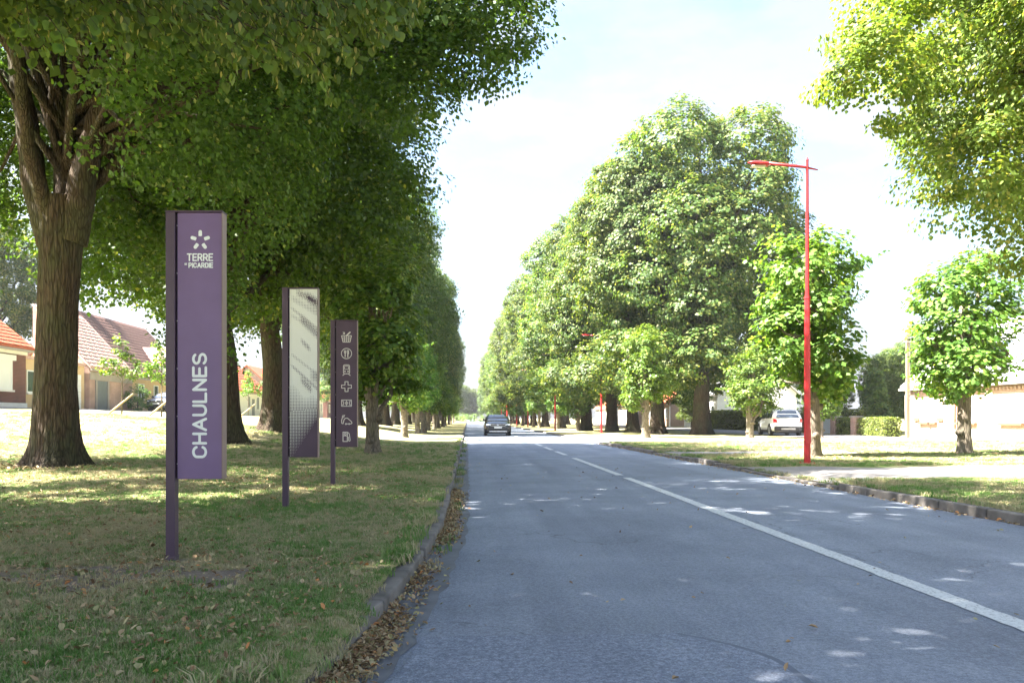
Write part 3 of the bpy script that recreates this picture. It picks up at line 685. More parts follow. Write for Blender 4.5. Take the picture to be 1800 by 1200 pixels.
# near right lime: only its hanging boughs reach into the frame
def right_near():
    X, Y = 14.3, 14.0; z0 = gzs(X, Y); rng = np.random.default_rng(23)
    root = empty('lime_tree', (X, Y, z0), 0, 'sunlit lime whose boughs hang into the top right corner', 'tree', G_R)
    lob = big_lobes(rng, 4.6, 17, 6.4, 54, .27) + [(-6.4, 0, 8.6, 1.6, 1.5, 1.3), (-6.9, .5, 7.2, 1.0, 1.0, .9), (-5.0, .5, 5.4, 1.3, 1.2, 1.1), (-3.4, .6, 4.6, 1.2, 1.2, 1.0), (-1.8, .8, 4.5, 1.2, 1.2, 1.0)]
    C, D = sample_clusters(rng, lob, 3800, .30, .06, .8)
    V, t = leaves_for(rng, C, D, 110, .44, .092, bract=.12, droop=.3, ordr=(.7, .6, .3))
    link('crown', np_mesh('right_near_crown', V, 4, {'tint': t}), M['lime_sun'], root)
    def ex(mb, rg): limb_tubes(mb, rg, (0, 0, 5.5), C[rg.choice(len(C), 40)]*np.array([.9, .9, .95]), .16)
    link('trunk', trunk_mesh('right_near_trunk', [(0, 0, 0), (.05, 0, 3), (0, 0, 7), (0, 0, 13)], [.5, .45, .36, .1], 28, 26, .5, .4, .05, 3, 5, ex), M['bark'], root)
right_near()

G_P = 'pollarded young limes along the road'
PM = M['pollard']
def pol(k, x, y, rz, s, label, zs=None): return put(pollards[k], x, y, rz, s, label, G_P, 'pollard_lime', PM, zs, M['bark_light'])
pol(0, 9.75, 23.2, .3, 1.08, 'stout pollard with burred trunk right behind the nearest red lamp post', 1.06)
pol(1, 14.75, 24.3, 2.0, 1.10, 'round headed pollard on a clean pale trunk before the brick building', .98)
pol(2, 15.5, 45, 1.0, .98, 'small pollard beside the rear of the white parked car', .80)
pol(1, 19.2, 44.5, 4.0, .7, 'pale stump like pollard in front of the blue gate', .62)
pol(2, 10.0, 46, 3.0, .98, 'leaning pale pollard before the group of lime trunks', 1.0)
pol(0, 9.6, 71, 2.4, .85, 'thin stemmed pollard between two red lamp posts', .75)
for i, (x, y) in enumerate([(9.2, 84), (8.4, 96), (8.7, 108), (8.2, 122), (8.4, 138), (8.2, 156)]):
    pol(i % 3, x, y, i*1.2, 1.0, 'one of the distant pollards behind the car on the right')
pol(2, -2.92, 25.2, 1.9, 1.06, 'leaning dark pollard just right of the pictogram sign', 1.0)
pol(0, -3.45, 44.5, .5, .95, 'slim upright pollard second along the left kerb')
pol(1, -3.35, 55, 3.3, 1.02, 'orange lit pollard trunk third along the left kerb')
pol(2, -3.15, 58.5, 5.0, 1.02, 'sunlit pollard standing close behind the third left one')
for i, (x, y) in enumerate([(-3.4, 70), (-3.2, 79), (-3.3, 92), (-3.2, 106), (-3.3, 122), (-3.2, 140), (-3.3, 160), (-3.2, 185)]):
    pol(i % 3, x, y, i*1.7, 1.0, 'one of the distant pollards along the left kerb')

# trees closing the view at the far end
G_E = 'woodland edge at the end of the road'
for i, (x, y, s) in enumerate([(-10, 320, .9), (-4, 345, .82), (3, 350, .72), (9, 340, .8), (16, 330, .85), (-18, 335, .95), (25, 345, .9), (33, 330, .9), (-28, 330, .9), (-40, 335, .9), (45, 340, .9)]):
    put(RC[i % 3], x, y, i*2.2, s, 'one of the bluish trees closing the end of the road', G_E, cm=M['garden'])
tr = put(RC[1], 9.3, 262, 1, .52, 'dark red leaved tree far behind the approaching car', G_E, 'copper_tree', M['copper'])
for i, (x, y) in enumerate([(7.2, 205), (7.4, 217), (7.2, 230), (7.0, 244), (7.2, 258)]):
    pol(i % 3, x, y, i*2., 1.15, 'one of the bright green bushes far behind the car').children
# outer background trees behind the houses
G_B = 'garden trees behind the houses'
put(RC[0], -37, 62, .5, .80, 'blue green tree behind the red brick house', G_B, 'garden_tree', M['blue_green'])
for i, (x, y, s, lab) in enumerate([(30, 59, .28, 'rounded garden tree left of the long brick building roof'), (27.2, 62, .30, 'low garden tree above the tall hedge'), (33.5, 62, .36, 'taller garden tree behind the timber pole'),
        (23, 84, .26, 'dark garden tree behind the white parked car')]):
    put(RC[i % 3], x, y, i*1.4, s, lab, G_B, 'garden_tree', M['garden'])
for i, (x, y, s) in enumerate([(-52, 170, .7), (44, 120, .7), (40, 150, .8), (48, 180, .8)]):
    put(RC[i % 3], x, y, i*1.4, s, 'one of the distant trees rising behind the house roofs', G_B, 'garden_tree', M['garden'])
def conifer(x, y, h, r, label):
    rng = np.random.default_rng(int(h*10)); n = 260
    t = rng.random(n)**.8; a = rng.uniform(0, 6.28, n); rad = r*(1-t)*rng.uniform(.7, 1.05, n)
    C = np.stack([np.cos(a)*rad, np.sin(a)*rad, .4+t*(h-.5)], 1); D = unit(np.stack([np.cos(a), np.sin(a), .35+0*a], 1))
    V, tt = leaves_for(rng, C, D, 34, .34, .16, droop=.1, bract=.1)
    root = empty('conifer', (x, y, gzs(x, y)), 0, label, 'tree', G_B)
    link('crown', np_mesh('conifer_crown', V, 4, {'tint': tt}), M['garden'], root)
    MB().tube([(0, 0, -.2), (0, 0, h*.8)], [.14, .04], 8).build('trunk', M['bark'], root, True)
conifer(27.6, 55.5, 4.3, 1.1, 'pointed conifer standing above the clipped hedge')

# staked saplings on the left lawn
sap_rng = np.random.default_rng(31)
lob = [(0, 0, 3.0, .45, .45, 1.0), (.7, 0, 2.5, .5, .4, .4), (-.8, .1, 2.6, .6, .4, .4), (.2, .3, 2.2, .45, .4, .3), (-.25, 0, 3.8, .25, .25, .5)]
C, D = sample_clusters(sap_rng, lob, 90, .4, .2, .9); V, t = leaves_for(sap_rng, C, D, 12, .2, .15, bract=.1)
sap_me = np_mesh('sapling_crown', V, 4, {'tint': t})
mb = MB(); mb.tube([(0, 0, -.1), (.02, 0, 1.5), (-.02, 0, 4)], [.045, .035, .01], 8)
for c in C[::9]: mb.tube([(0, 0, c[2]-.6), tuple(c)], [.018, .005], 5, False)
sap_tr = mb.mesh('sapling_trunk', True)
for i, (x, y, lab, lab2) in enumerate([(-15.2, 36, 'staked sapling in front of the dark garage door', 'leaning wooden stake before the grey door'),
        (-14.2, 38, 'staked sapling in front of the parked grey car', 'leaning wooden stake before the parked grey car'),
        (-16.6, 62, 'staked sapling left of the white house corner', 'leaning wooden stake left of the white house corner'),
        (-15.2, 62, 'staked sapling beside the mossy lime trunk', 'leaning wooden stake beside the mossy lime trunk')]):
    z = gzs(x, y); root = empty('sapling', (x, y, z), i*1.1, lab, 'sapling', 'staked saplings')
    root.scale = (.82, .82, .82)
    link('trunk', sap_tr, M['bark_light'], root); link('crown', sap_me, M['pollard'], root)
    st = empty('tree_stake', (x, y, z), 0, lab2, 'stake', 'leaning tree stakes'); 
    MB().tube([(-.66, -.12, -.05), (.55, -.12, .92)], .045, 8).build('post', M['wood'], st, True)

# ------------------------------------------------------------------ hedges
def hedge(name, x0, x1, y0, y1, h, label, seed, dens=420, L=.085):
    rng = np.random.default_rng(seed); z0 = gzs((x0+x1)/2, (y0+y1)/2)
    root = empty(name, ((x0+x1)/2, (y0+y1)/2, z0), 0, label, 'hedge', 'clipped hedges')
    hx, hy = abs(x1-x0)/2, abs(y1-y0)/2
    MB().box(-hx+.12, hx-.12, -hy+.12, hy-.12, -.1, h-.12).build('branches', simple(name+'_core', (.05, .06, .02), .9), root)
    P_ = []; N_ = []
    for (ax, sg, area) in ((0, -1, 2*hy*h), (1, -1, 2*hx*h), (0, 1, 2*hy*h), (2, 1, 4*hx*hy)):
        n = int(area*dens); u = rng.uniform(-1, 1, n); v = rng.uniform(-1, 1, n)
        if ax == 0: p = np.stack([sg*hx*np.ones(n), u*hy, (v+1)/2*h], 1); d = np.tile([sg, 0, 0], (n, 1))
        elif ax == 1: p = np.stack([u*hx, sg*hy*np.ones(n), (v+1)/2*h], 1); d = np.tile([0, sg, 0], (n, 1))
        else: p = np.stack([u*hx, v*hy, h*np.ones(n)], 1); d = np.tile([0, 0, 1], (n, 1))
        P_.append(p); N_.append(d)
    P_ = np.concatenate(P_); N_ = np.concatenate(N_).astype(float)
    V, t = leaves_for(rng, P_, N_, 1, .07, L, bract=.1)
    link('foliage', np_mesh(name+'_leaves', V, 4, {'tint': t}), M['hedge'], root)
hedge('hedge', 23.9, 24.9, 66, 82, 1.75, 'long clipped hedge left of the white parked car', 1, 200, .13)
hedge('hedge', 23.2, 24.1, 45.6, 51.8, 1.05, 'low clipped hedge beside the long brick building', 2)
hedge('hedge', 24.6, 25.6, 52.6, 61, 1.55, 'taller clipped hedge behind the blue gate', 3, 300, .1)

# ------------------------------------------------------------------ houses
def house_frame(x0, s, y0, z0):
    return lambda u, v, h: Vector((x0+s*v, y0+u, z0+h))     # u along the road, v towards the road, h up
def bx(mb, F, u0, u1, v0, v1, h0, h1):
    a, b = F(u0, v0, h0), F(u1, v1, h1); return mb.box(a.x, b.x, a.y, b.y, a.z, b.z)
def window(F, root, u, h, wd, ht, frame=None, pane=None, v=0, shutter=False, bars=1, sill=None, glass_mat=None):
    frame = frame or M['white_paint']
    mb = MB(); t = .07
    bx(mb, F, u, u+t, v+.003, v+.06, h, h+ht); bx(mb, F, u+wd-t, u+wd, v+.003, v+.06, h, h+ht)
    bx(mb, F, u+t, u+wd-t, v+.003, v+.06, h, h+t); bx(mb, F, u+t, u+wd-t, v+.003, v+.06, h+ht-t, h+ht)
    for b in range(bars):
        c = u+wd*(b+1)/(bars+1); bx(mb, F, c-.03, c+.03, v+.003, v+.055, h+t, h+ht-t)
    f = mb.build('window', frame, root)
    if shutter:
        mb = MB(); n = int((ht-2*t)/.06)
        for k in range(n): bx(mb, F, u+t, u+wd-t, v+.004, v+.032+.006*(k % 2), h+t+k*(ht-2*t)/n, h+t+(k+1)*(ht-2*t)/n)
        mb.build('shutter', M['white_paint'], f)
    else:
        nb = bars+1
        for k in range(nb):
            a = u+t if k == 0 else u+wd*k/nb+.03; b = u+wd-t if k == nb-1 else u+wd*(k+1)/nb-.03
            bx(MB(), F, a, b, v+.004, v+.02, h+t, h+ht-t).build('pane', glass_mat or M['glass'], f)
    if sill:
        bx(MB(), F, u-.08, u+wd+.08, v+.003, v+.14, h-.1, h-.003).build('sill', sill, f)
    return f
def gable_house(name, label, x0, s, y0, y1, depth, z0, eave, ridge, wall, roofm, over=.35, group=None, tiles=None, mono=False):
    ln = y1-y0; F = house_frame(x0, s, y0, z0)
    root = empty(name, (0, 0, 0), 0, label, 'house', group)
    mb = MB(); poly = [F(0, 0, -.5), F(0, 0, eave), F(0, -depth/2, ridge)] + ([F(0, -depth/2, -.5)] if mono else [F(0, -depth, eave), F(0, -depth, -.5)])
    mb.prism(poly, (0, ln, 0)); mb.build('wall', wall, root)
    sl = (ridge-eave)/(depth/2); mb = MB()
    for sg in ((0,) if mono else (0, 1)):
        e = F(-over, over if sg == 0 else -depth-over, eave-sl*over+.06); r = F(-over, -depth/2, ridge+.06)
        mb.prism([e, r, r+Vector((0, 0, .14)), e+Vector((0, 0, .14))], (0, ln+2*over, 0))
    rf = mb.build('roof', roofm, root)
    if tiles:      # courses and rolls of single tiles on the slope seen from the road
        tw, tl = tiles; slope = math.hypot(depth/2+over, ridge-eave+sl*over); nr = int(slope/tl); nc = int((ln+2*over)/tw)
        dv = -(depth/2+over)/slope; dh = (ridge-eave+sl*over)/slope
        e0 = F(-over, over, eave-sl*over+.21); mb = MB()
        nx, nz_ = dh*s, -dv
        for r in range(nr):
            for c in range(nc):
                jz = ((r*7+c*13) % 5)*.004
                pts = []
                for (uu, ss, off) in ((0, 0, .045), (.35, 0, .075), (.7, 0, .045), (1, 0, .02), (1, 1.06, -.01), (.7, 1.06, .012), (.35, 1.06, .03), (0, 1.06, .012)):
                    d = (r+ss)*tl; q = Vector((e0.x + s*dv*d + nx*(off+jz), e0.y + (c+uu)*tw, e0.z + dh*d + nz_*(off+jz))); pts.append(q)
                mb.add(pts, [(0, 1, 6, 7), (1, 2, 5, 6), (2, 3, 4, 5)])
        t = mb.build('tiles', roofm, rf); t['kind'] = 'stuff'
    bx(MB(), F, -over, ln+over, over-.02, over+.1, eave-sl*over-.06, eave-sl*over+.055).build('gutter', M['grey_band'], root)
    return root, F
# red brick house at the left edge
root, F = gable_house('brick_house', 'dark red brick house with orange tiled roof at the left edge', -24, 1, 34, 44.5, 8, 1.74, 3.35, 6.6, M['brick_red'], M['roof_red'], .35, None, (.24, .34))
bx(MB(), F, 0, 10.5, .003, .08, -.2, .28).build('plinth', M['white_wall'], root)
bx(MB(), F, 0, 10.5, .003, .10, 2.86, 3.2).build('cornice', M['white_wall'], root)
for k in range(34): bx(MB(), F, .1+k*.31, .22+k*.31, .003, .16, 3.2, 3.32).build('bracket', M['white_wall'], root)
window(F, root, 7.2, .95, 1.9, 1.55, shutter=True, bars=0, sill=M['white_wall'])
bx(MB(), F, 7.05, 9.25, .003, .18, 2.5, 2.78).build('lintel', M['white_paint'], root)
window(F, root, 3.0, .95, 1.6, 1.55, shutter=True, bars=0, sill=M['white_wall'])
c = F(5.2, -4, 6.2); MB().box(c.x-.35, c.x+.35, c.y-.3, c.y+.3, c.z, c.z+1.5).build('chimney', M['brick_pink'], root)
# buff extension between the houses
root = empty('buff_extension', (0, 0, 0), 0, 'buff rendered single storey house with white garage door', 'house'); F = house_frame(-24.3, 1, 44.53, 1.72)
bx(MB(), F, 0, 7.4, -6, 0, -.5, 2.75).build('wall', M['buff_wall'], root)
bx(MB(), F, -.0, 7.4, -6, .12, 2.753, 2.92).build('roof', M['roof_pink'], root)
window(F, root, .55, .9, 1.7, 1.25, bars=1, sill=M['white_wall'])
bx(MB(), F, 1.5, 1.85, .003, .1, .35, .62).build('meter_box', M['white_paint'], root)
gd = MB()
for k in range(6): bx(gd, F, 5.0, 6.9, .004, .03+.008*(k % 2), .05+k*.36, .05+(k+1)*.36-.012)
gd.build('garage_door', M['white_paint'], root)
# pink brick house, brown tiled neighbour
root, F = gable_house('pink_brick_house', 'pink brick house with steep pale roof and tall grey door', -24, 1, 52, 58.6, 7.2, 1.66, 2.75, 6.6, M['brick_pink'], M['roof_pink'], .12, 'attached houses on the left', (.3, .36), True)
bx(MB(), F, 0, 6.6, .003, .05, 2.0, 2.5).build('lintel_band', M['grey_band'], root)
gd = MB()
for k in range(7): bx(gd, F, 1.0+k*.21, 1.2+k*.21, .004, .04, 0, 1.98)
gd.build('door', M['grey_door'], root)
for u in (.75, 2.5): bx(MB(), F, u, u+.22, .003, .08, -.2, 1.99).build('door_jamb', M['grey_band'], root)
root, F = gable_house('brown_roofed_house', 'pale house under a long brown tiled roof with a gabled dormer', -24.2, 1, 58.9, 72, 8.4, 1.66, 2.75, 7.2, M['buff_wall'], M['roof_brown'], .3, 'attached houses on the left', (.3, .36))
window(F, root, 1.2, .8, 1.1, 1.3, bars=1); window(F, root, 4.2, .8, .9, 1.3, bars=0); window(F, root, 7.2, .8, 1.1, 1.3)
d = MB(); p = [F(6.4, .2, 3.0), F(8.4, .2, 3.0), F(8.4, .2, 4.0), F(7.4, .2, 5.0), F(6.4, .2, 4.0)]
d.prism(p, (-3, 0, 0)); dm = d.build('dormer', M['white_wall'], root)
d = MB()
for (a, b) in (((6.2, 3.8), (7.4, 5.12)), ((7.4, 5.12), (8.6, 3.8))):
    d.prism([F(a[0], .42, a[1]), F(b[0], .42, b[1]), F(b[0], .42, b[1]+.16), F(a[0], .42, a[1]+.16)], (-3.4, 0, 0))
d.build('dormer_roof', M['roof_brown'], dm)
window(F, dm, 6.9, 3.1, 1.0, 1.0, v=.2)
# far left houses
G_H = 'distant houses along the lanes'
root, F = gable_house('white_house', 'white house with low red roof seen between the left tree trunks', -24, 1, 80, 99, 8, 1.25, 2.9, 6.2, M['white_wall'], M['roof_red'], .3, G_H, (.6, .6))
for u in (1.5, 5, 9.2, 13): window(F, root, u, .9, 1.2, 1.5, bars=1)
bx(MB(), F, 11.2, 12.2, .004, .05, 0, 2.1).build('door', M['grey_door'], root)
root, F = gable_house('tall_house', 'pale house with steep grey roof behind the white one', -34, 1, 84, 98, 9, 1.4, 4.5, 10, M['white_wall'], M['roof_slate'], .3, G_H)
for u in (2, 6, 10): window(F, root, u, 2.4, 1.2, 1.4, bars=1)
for i, (y0, y1, e, r, wl, rm, lab) in enumerate([(104, 118, 3, 6.5, 'brick_pink', 'roof_red', 'pink brick house with red roof beyond the white house'), (122, 136, 3.4, 7, 'white_wall', 'roof_red', 'white rendered house half hidden by left trunks'), (140, 156, 3, 6.4, 'brick_red', 'roof_red', 'dark brick house far along the left lane'), (162, 180, 3.4, 7, 'brick_pink', 'roof_brown', 'farthest pink house on the left lane')]):
    root, F = gable_house('house', lab, -24, 1, y0, y1, 8, gzs(-24, y0), e, r, M[wl], M[rm], .3, G_H)
    for u in (1.5, 5, 8.5, 11.5): window(F, root, u, .9, 1.2, 1.4, bars=1)
    bx(MB(), F, 6.9, 7.8, .004, .05, 0, 2.1).build('door', M['grey_door'], root)
# long brick building on the right
root, F = gable_house('brick_building', 'long pale brick building with white panels and dentilled eaves', 24.2, -1, 22, 45.2, 8, .2, 2.75, 6.0, M['brick_pale'], M['roof_slate'], .22, None)
for k in range(90): bx(MB(), F, .1+k*.257, .22+k*.257, .003, .12, 2.28, 2.42).build('dentil', M['brick_pale'], root)
bx(MB(), F, 0, 23.2, .003, .14, 2.423, 2.5).build('fascia', M['brown_wood'], root)
bx(MB(), F, 0, 23.2, .003, .05, -.3, .42).build('plinth', M['white_wall'], root)
for u in np.arange(.0, 23, 3.3):
    bx(MB(), F, u+2.55, u+3.05, .003, .045, .423, 2.277).build('pilaster', M['white_wall'], root)
    bx(MB(), F, u+.5, u+1.9, .003, .06, .80, 2.05).build('shutter_panel', M['white_paint'], root)
    bx(MB(), F, u+.4, u+2.0, .003, .15, .70, .797).build('sill', M['brown_wood'], root)
for u in (19.6, 21.8): 
    g = bx(MB(), F, u, u+.5, .062, .09, .86, 1.02).build('vent', M['brown_wood'], root)
p0 = F(23.05, .1, 0); MB().tube([p0, p0+Vector((0, 0, 2.4))], .05, 8).build('downpipe', M['grey_band'], root, True)
p0 = F(18.6, .06, .45); MB().tube([p0, p0+Vector((0, 0, 1.8))], .03, 8).build('pipe', simple('rust_pipe', (.45, .09, .05), .7), root, True)
sl = 3.25/4
q = [F(17.6, -1.2, 2.75+1.2*sl+.215), F(18.5, -1.2, 2.75+1.2*sl+.215), F(18.5, -2.2, 2.75+2.2*sl+.215), F(17.6, -2.2, 2.75+2.2*sl+.215)]
MB().prism(q, (0, 0, .05)).build('skylight', M['glass'], root)
# gate, posts
gt = empty('garden_gate', (23.4, 53, gzs(23.4, 53)), 0, 'pale blue panelled gate between brick posts', 'gate')
for k in range(9): MB().box(-.025, .025, -1.1+k*.235, -1.1+k*.235+.225, .06, 1.0).build('panel', M['blue_gate'], gt)
for y, lab in ((51.75, 'brick gate post between the blue gate and the low hedge'), (49.0, 'brick post set into the low hedge'), (54.25, 'brick gate post left of the blue gate')):
    g = empty('gate_post', (23.25, y, gzs(23.25, y)), 0, lab, 'post', 'brick gate posts')
    MB().box(-.24, .24, -.24, .24, -.2, 1.08).build('shaft', M['brick_pink'], g); MB().box(-.3, .3, -.3, .3, 1.083, 1.18).build('cap', M['grey_band'], g)
# utility pole
up = empty('utility_pole', (22.9, 42.6, gzs(22.9, 42.6)), 0, 'tall brown utility pole before the long brick building', 'pole')
MB().box(-.09, .0, -.08, .08, -.3, 5.6).build('shaft', M['pole_wood'], up)
mb = MB(); mb.box(.003, .08, -.08, .08, -.3, 5.6); mb.build('web', simple('pole_grey', (.22, .2, .17), .85, (.14, .125, .11), 9), up)
for k in range(3): MB().tube([(-.3, -.1, 5.0+.2*k), (.3, -.1, 5.0+.2*k)], .02, 6).build('insulator_arm', M['grey_band'], up)
up2 = empty('utility_pole', (17.2, 50, gzs(17.2, 50)), 0, 'thin dark post beside the white parked car', 'pole')
MB().tube([(0, 0, -.2), (0, 0, 1.6)], .09, 8).build('shaft', simple('dark_post', (.08, .08, .085), .7), up2, True)
# right far houses
for i, (x, y0, y1, e, r, wl, rm, lab) in enumerate([(25.5, 83.5, 96, 3.6, 7.2, 'white_wall', 'roof_slate', 'white house with grey roof above the long hedge'),
        (25, 101, 115, 3, 6.5, 'brick_pale', 'roof_red', 'pink lit brick house between the lime trunks on the right'), (25, 120, 136, 3.2, 6.6, 'brick_pale', 'roof_red', 'pale brick house far along the right lane'), (25, 142, 160, 3, 6.5, 'white_wall', 'roof_red', 'farthest white house on the right lane')]):
    root, F = gable_house('house', lab, x, -1, y0, y1, 8, .2, e, r, M[wl], M[rm], .3, G_H)
    for u in (1.2, 4.4, 8.2, 10.6): window(F, root, u, .9, 1.1, 1.4, bars=1)
    if x < 30:
        for u in (.0, 12.3): bx(MB(), F, u, u+.5, .003, .05, -.2, e-.5).build('quoin', M['white_paint'], root)
    bx(MB(), F, 6.6, 7.5, .004, .05, 0, 2.1).build('door', M['brown_wood'], root)
    c = F(6, -4, r-.4); MB().box(c.x-.3, c.x+.3, c.y-.3, c.y+.3, c.z, c.z+1.4).build('chimney', M['brick_pink'], root)
for i, (x, y, sx_, lab) in enumerate([(-7, 285, 3.2, 'rounded green bush at the left end of the road'), (-1.5, 300, 2.6, 'low bush closing the middle of the far road'), (3.5, 305, 3.0, 'wide bush at the right end of the road'), (-4, 310, 4, 'tall dark bush behind the low ones at the road end')]):
    rng = np.random.default_rng(900+i); C, D = sample_clusters(rng, [(0, 0, 1.2, sx_, 1.6, 1.5), (sx_*.6, 0, 1, 1.5, 1.3, 1.3)], 90, .2, .1, .9); V, t = leaves_for(rng, C, D, 20, .6, .3)
    bsh = empty('shrub', (x, y, gzs(x, y)), 0, lab, 'shrub'); link('foliage', np_mesh('bush_leaves', V, 4, {'tint': t}), M['garden'], bsh)
# bushes at the left houses
for (x, y, s, lab) in ((-23.2, 57.6, 1.0, 'dark shrub against the pink brick wall'), (-22.6, 61.3, .7, 'low dark shrub beside the parked grey car')):
    rng = np.random.default_rng(int(y)); C, D = sample_clusters(rng, [(0, 0, .9, .8, .8, .9)], 60, .2, .1, .9); V, t = leaves_for(rng, C, D, 30, .25, .12)
    b = empty('shrub', (x, y, gzs(x, y)), 0, lab, 'shrub'); b.scale = (s, s, s)
    link('foliage', np_mesh('shrub_leaves', V, 4, {'tint': t*.5}), M['garden'], b); MB().tube([(0, 0, -.1), (0, 0, .8)], .05, 6).build('stem', M['bark'], b)

# ------------------------------------------------------------------ cars (nose towards -Y, wheels on z=0)
def ring_loft(rings, close_ends=True):
    n = len(rings[0]); mb = MB(); vs = [p for r in rings for p in r]; fs = []
    for i in range(len(rings)-1):
        for k in range(n): fs.append((i*n+k, (i+1)*n+k, (i+1)*n+(k+1) % n, i*n+(k+1) % n))
    if close_ends: fs.append(tuple(range(n))); fs.append(tuple((len(rings)-1)*n+k for k in range(n))[::-1])
    return mb.add(vs, fs)
def make_car(label, loc, rz, paint, suv=True, group='cars on and beside the road'):
    root = empty('parked_car' if 'parked' in label else 'car', loc, rz, label, 'car', group)
    H = 1.60 if suv else 1.46
    st = [(-2.10, .62, .36, .68), (-2.06, .74, .27, .76), (-1.92, .84, .22, .84), (-1.6, .885, .20, .95), (-1.0, .90, .20, 1.02), (-.2, .90, .20, 1.03), (.8, .90, .20, 1.05), (1.5, .895, .20, 1.07), (1.9, .86, .24, 1.05), (2.06, .80, .30, 1.0), (2.10, .70, .42, .9)]
    rings = []
    for (y, hw, zb, zt) in st:
        half = [(hw*.86, zb), (hw*.97, zb+.10), (hw, zb+.30*(zt-zb)+.05), (hw*.985, zb+.72*(zt-zb)), (hw*.93, zt-.06), (hw*.80, zt), (hw*.4, zt+.012)]
        rings.append([(x, y, z) for x, z in half] + [(-x, y, z) for x, z in reversed(half)])
    o = ring_loft(rings).build('body', paint, root, True); sb = o.modifiers.new('smooth', 'SUBSURF'); sb.levels = 2; sb.render_levels = 2
    # cabin
    def cr_(y0, y1, hw, z, r=.13): return [(-hw+r, y0, z), (hw-r, y0, z), (hw, y0+r, z), (hw, y1-r, z), (hw-r, y1, z), (-hw+r, y1, z), (-hw, y1-r, z), (-hw, y0+r, z)]
    lv = [cr_(-1.12, 2.0, .86, .98), cr_(-.62, 1.86, .77, 1.28), cr_(-.28, 1.66, .66, H-.09), cr_(-.12, 1.5, .58, H-.02), cr_(.1, 1.3, .42, H)]
    ring_loft(lv).build('cabin', paint, root, True)
    def lerp(a, b, t): return tuple(a[i]*(1-t)+b[i]*t for i in range(3))
    def glass(a, b, c, d, off, name):
        mb = MB(); A = [Vector(q)+Vector(off) for q in (a, b, c, d)]
        mb.prism(A, Vector(off)*.3); mb.build(name, M['car_glass'], root)
    # windscreen and rear window, side windows: sheets just proud of the cabin
    glass((-.70, -1.05, 1.03), (.70, -1.05, 1.03), (.53, -.27, H-.11), (-.53, -.27, H-.11), (0, -.025, .018), 'windscreen')
    glass((.66, 1.98, 1.06), (-.66, 1.98, 1.06), (-.52, 1.67, H-.12), (.52, 1.67, H-.12), (0, .02, .012), 'rear_window')
    for sg in (-1, 1):
        for (ya, yb, yc, yd) in ((-.80, .30, .30, -.20), (.37, 1.25, 1.25, .37), (1.32, 1.78, 1.5, 1.32)):
            pts = [(sg*.853, ya, 1.03), (sg*.853, yb, 1.03), (sg*.675, yc, H-.13), (sg*.675, yd, H-.13)]
            if sg < 0: pts = pts[::-1]
            glass(*pts, (sg*.022, 0, .008), 'side_window')
    # wheels, arches
    for sg in (-1, 1):
        for y in (-1.32, 1.30):
            for mt, nm, r, xw in ((M['black_plastic'], 'wheel_arch', .40, .905),):
                n = 18; mb = MB(); P1 = [(sg*xw, y+r*math.cos(PI*k/n), .33+r*math.sin(PI*k/n)) for k in range(n+1)]; P2 = [(sg*xw, y+(r-.1)*math.cos(PI*k/n), .33+(r-.1)*math.sin(PI*k/n)) for k in range(n+1)]
                mb.prism(P1+P2[::-1], (-sg*.12, 0, 0)); mb.build(nm, mt, root)
            wl = MB().tube([(sg*.70, y, .33), (sg*.90, y, .33)], .33, 24).build('wheel', M['tyre'], root, True, .03)
            mb = MB()
            mb.tube([(sg*.895, y, .33), (sg*.914, y, .33)], .055, 10)
            for k in range(10):
                a = 2*PI*k/10; u = Vector((0, math.cos(a), math.sin(a))); v = Vector((0, -math.sin(a), math.cos(a))); c0 = Vector((sg*.902, y, .33))
                mb.prism([c0+u*.05-v*.02, c0+u*.225-v*.03, c0+u*.225+v*.03, c0+u*.05+v*.02], (sg*.01, 0, 0))
            mb.build('rim', M['rim'], wl)
        mb = MB(); mb.tube([(sg*.86, -.72, 1.06), (sg*1.0, -.74, 1.11)], [.05, .09], 10); mb.build('mirror', M['black_plastic'], root, True)
        # lamps
        mb = MB(); pts = [(sg*.48, -2.065, .70), (sg*.80, -1.955, .70), (sg*.80, -1.90, .82), (sg*.50, -2.04, .78)]
        mb.prism(pts if sg > 0 else pts[::-1], (0, -.03, .01)); mb.build('headlight', M['headlight'], root)
        mb = MB(); pts = [(sg*.62, 2.075, .80), (sg*.83, 1.99, .80), (sg*.82, 1.97, 1.02), (sg*.66, 2.05, .96)]
        mb.prism(pts if sg < 0 else pts[::-1], (0, .04, .0)); mb.build('tail_light', M['tail'], root)
    MB().box(-.5, .5, -2.135, -2.05, .68, .77).build('grille', M['black_plastic'], root)
    for z in (.775, .665): MB().box(-.5, .5, -2.15, -2.08, z, z+.018).build('chrome_bar', M['chrome'], root)
    MB().tube([(0, -2.16, .725), (0, -2.13, .725)], .055, 16).build('badge', M['chrome'], root, True)
    MB().box(-.72, .72, -2.12, -2.0, .27, .50).build('front_bumper', M['black_plastic'], root, False, .04)
    MB().box(-.6, .6, -2.145, -2.1, .29, .33).build('bumper_trim', M['chrome'], root)
    MB().box(-.26, .26, -2.150, -2.122, .52, .63).build('number_plate', M['plate'], root)
    MB().box(-.78, .78, 1.98, 2.15, .28, .56).build('rear_bumper', M['black_plastic'], root, False, .05)
    MB().box(-.40, .40, 2.152, 2.165, .36, .46).build('skid_plate', M['rim'], root)
    MB().box(-.26, .26, 2.10, 2.125, .74, .85).build('number_plate', M['plate'], root)
    MB().box(-.7, .7, -1.9, 1.9, .16, .24).build('underbody', M['black_plastic'], root)
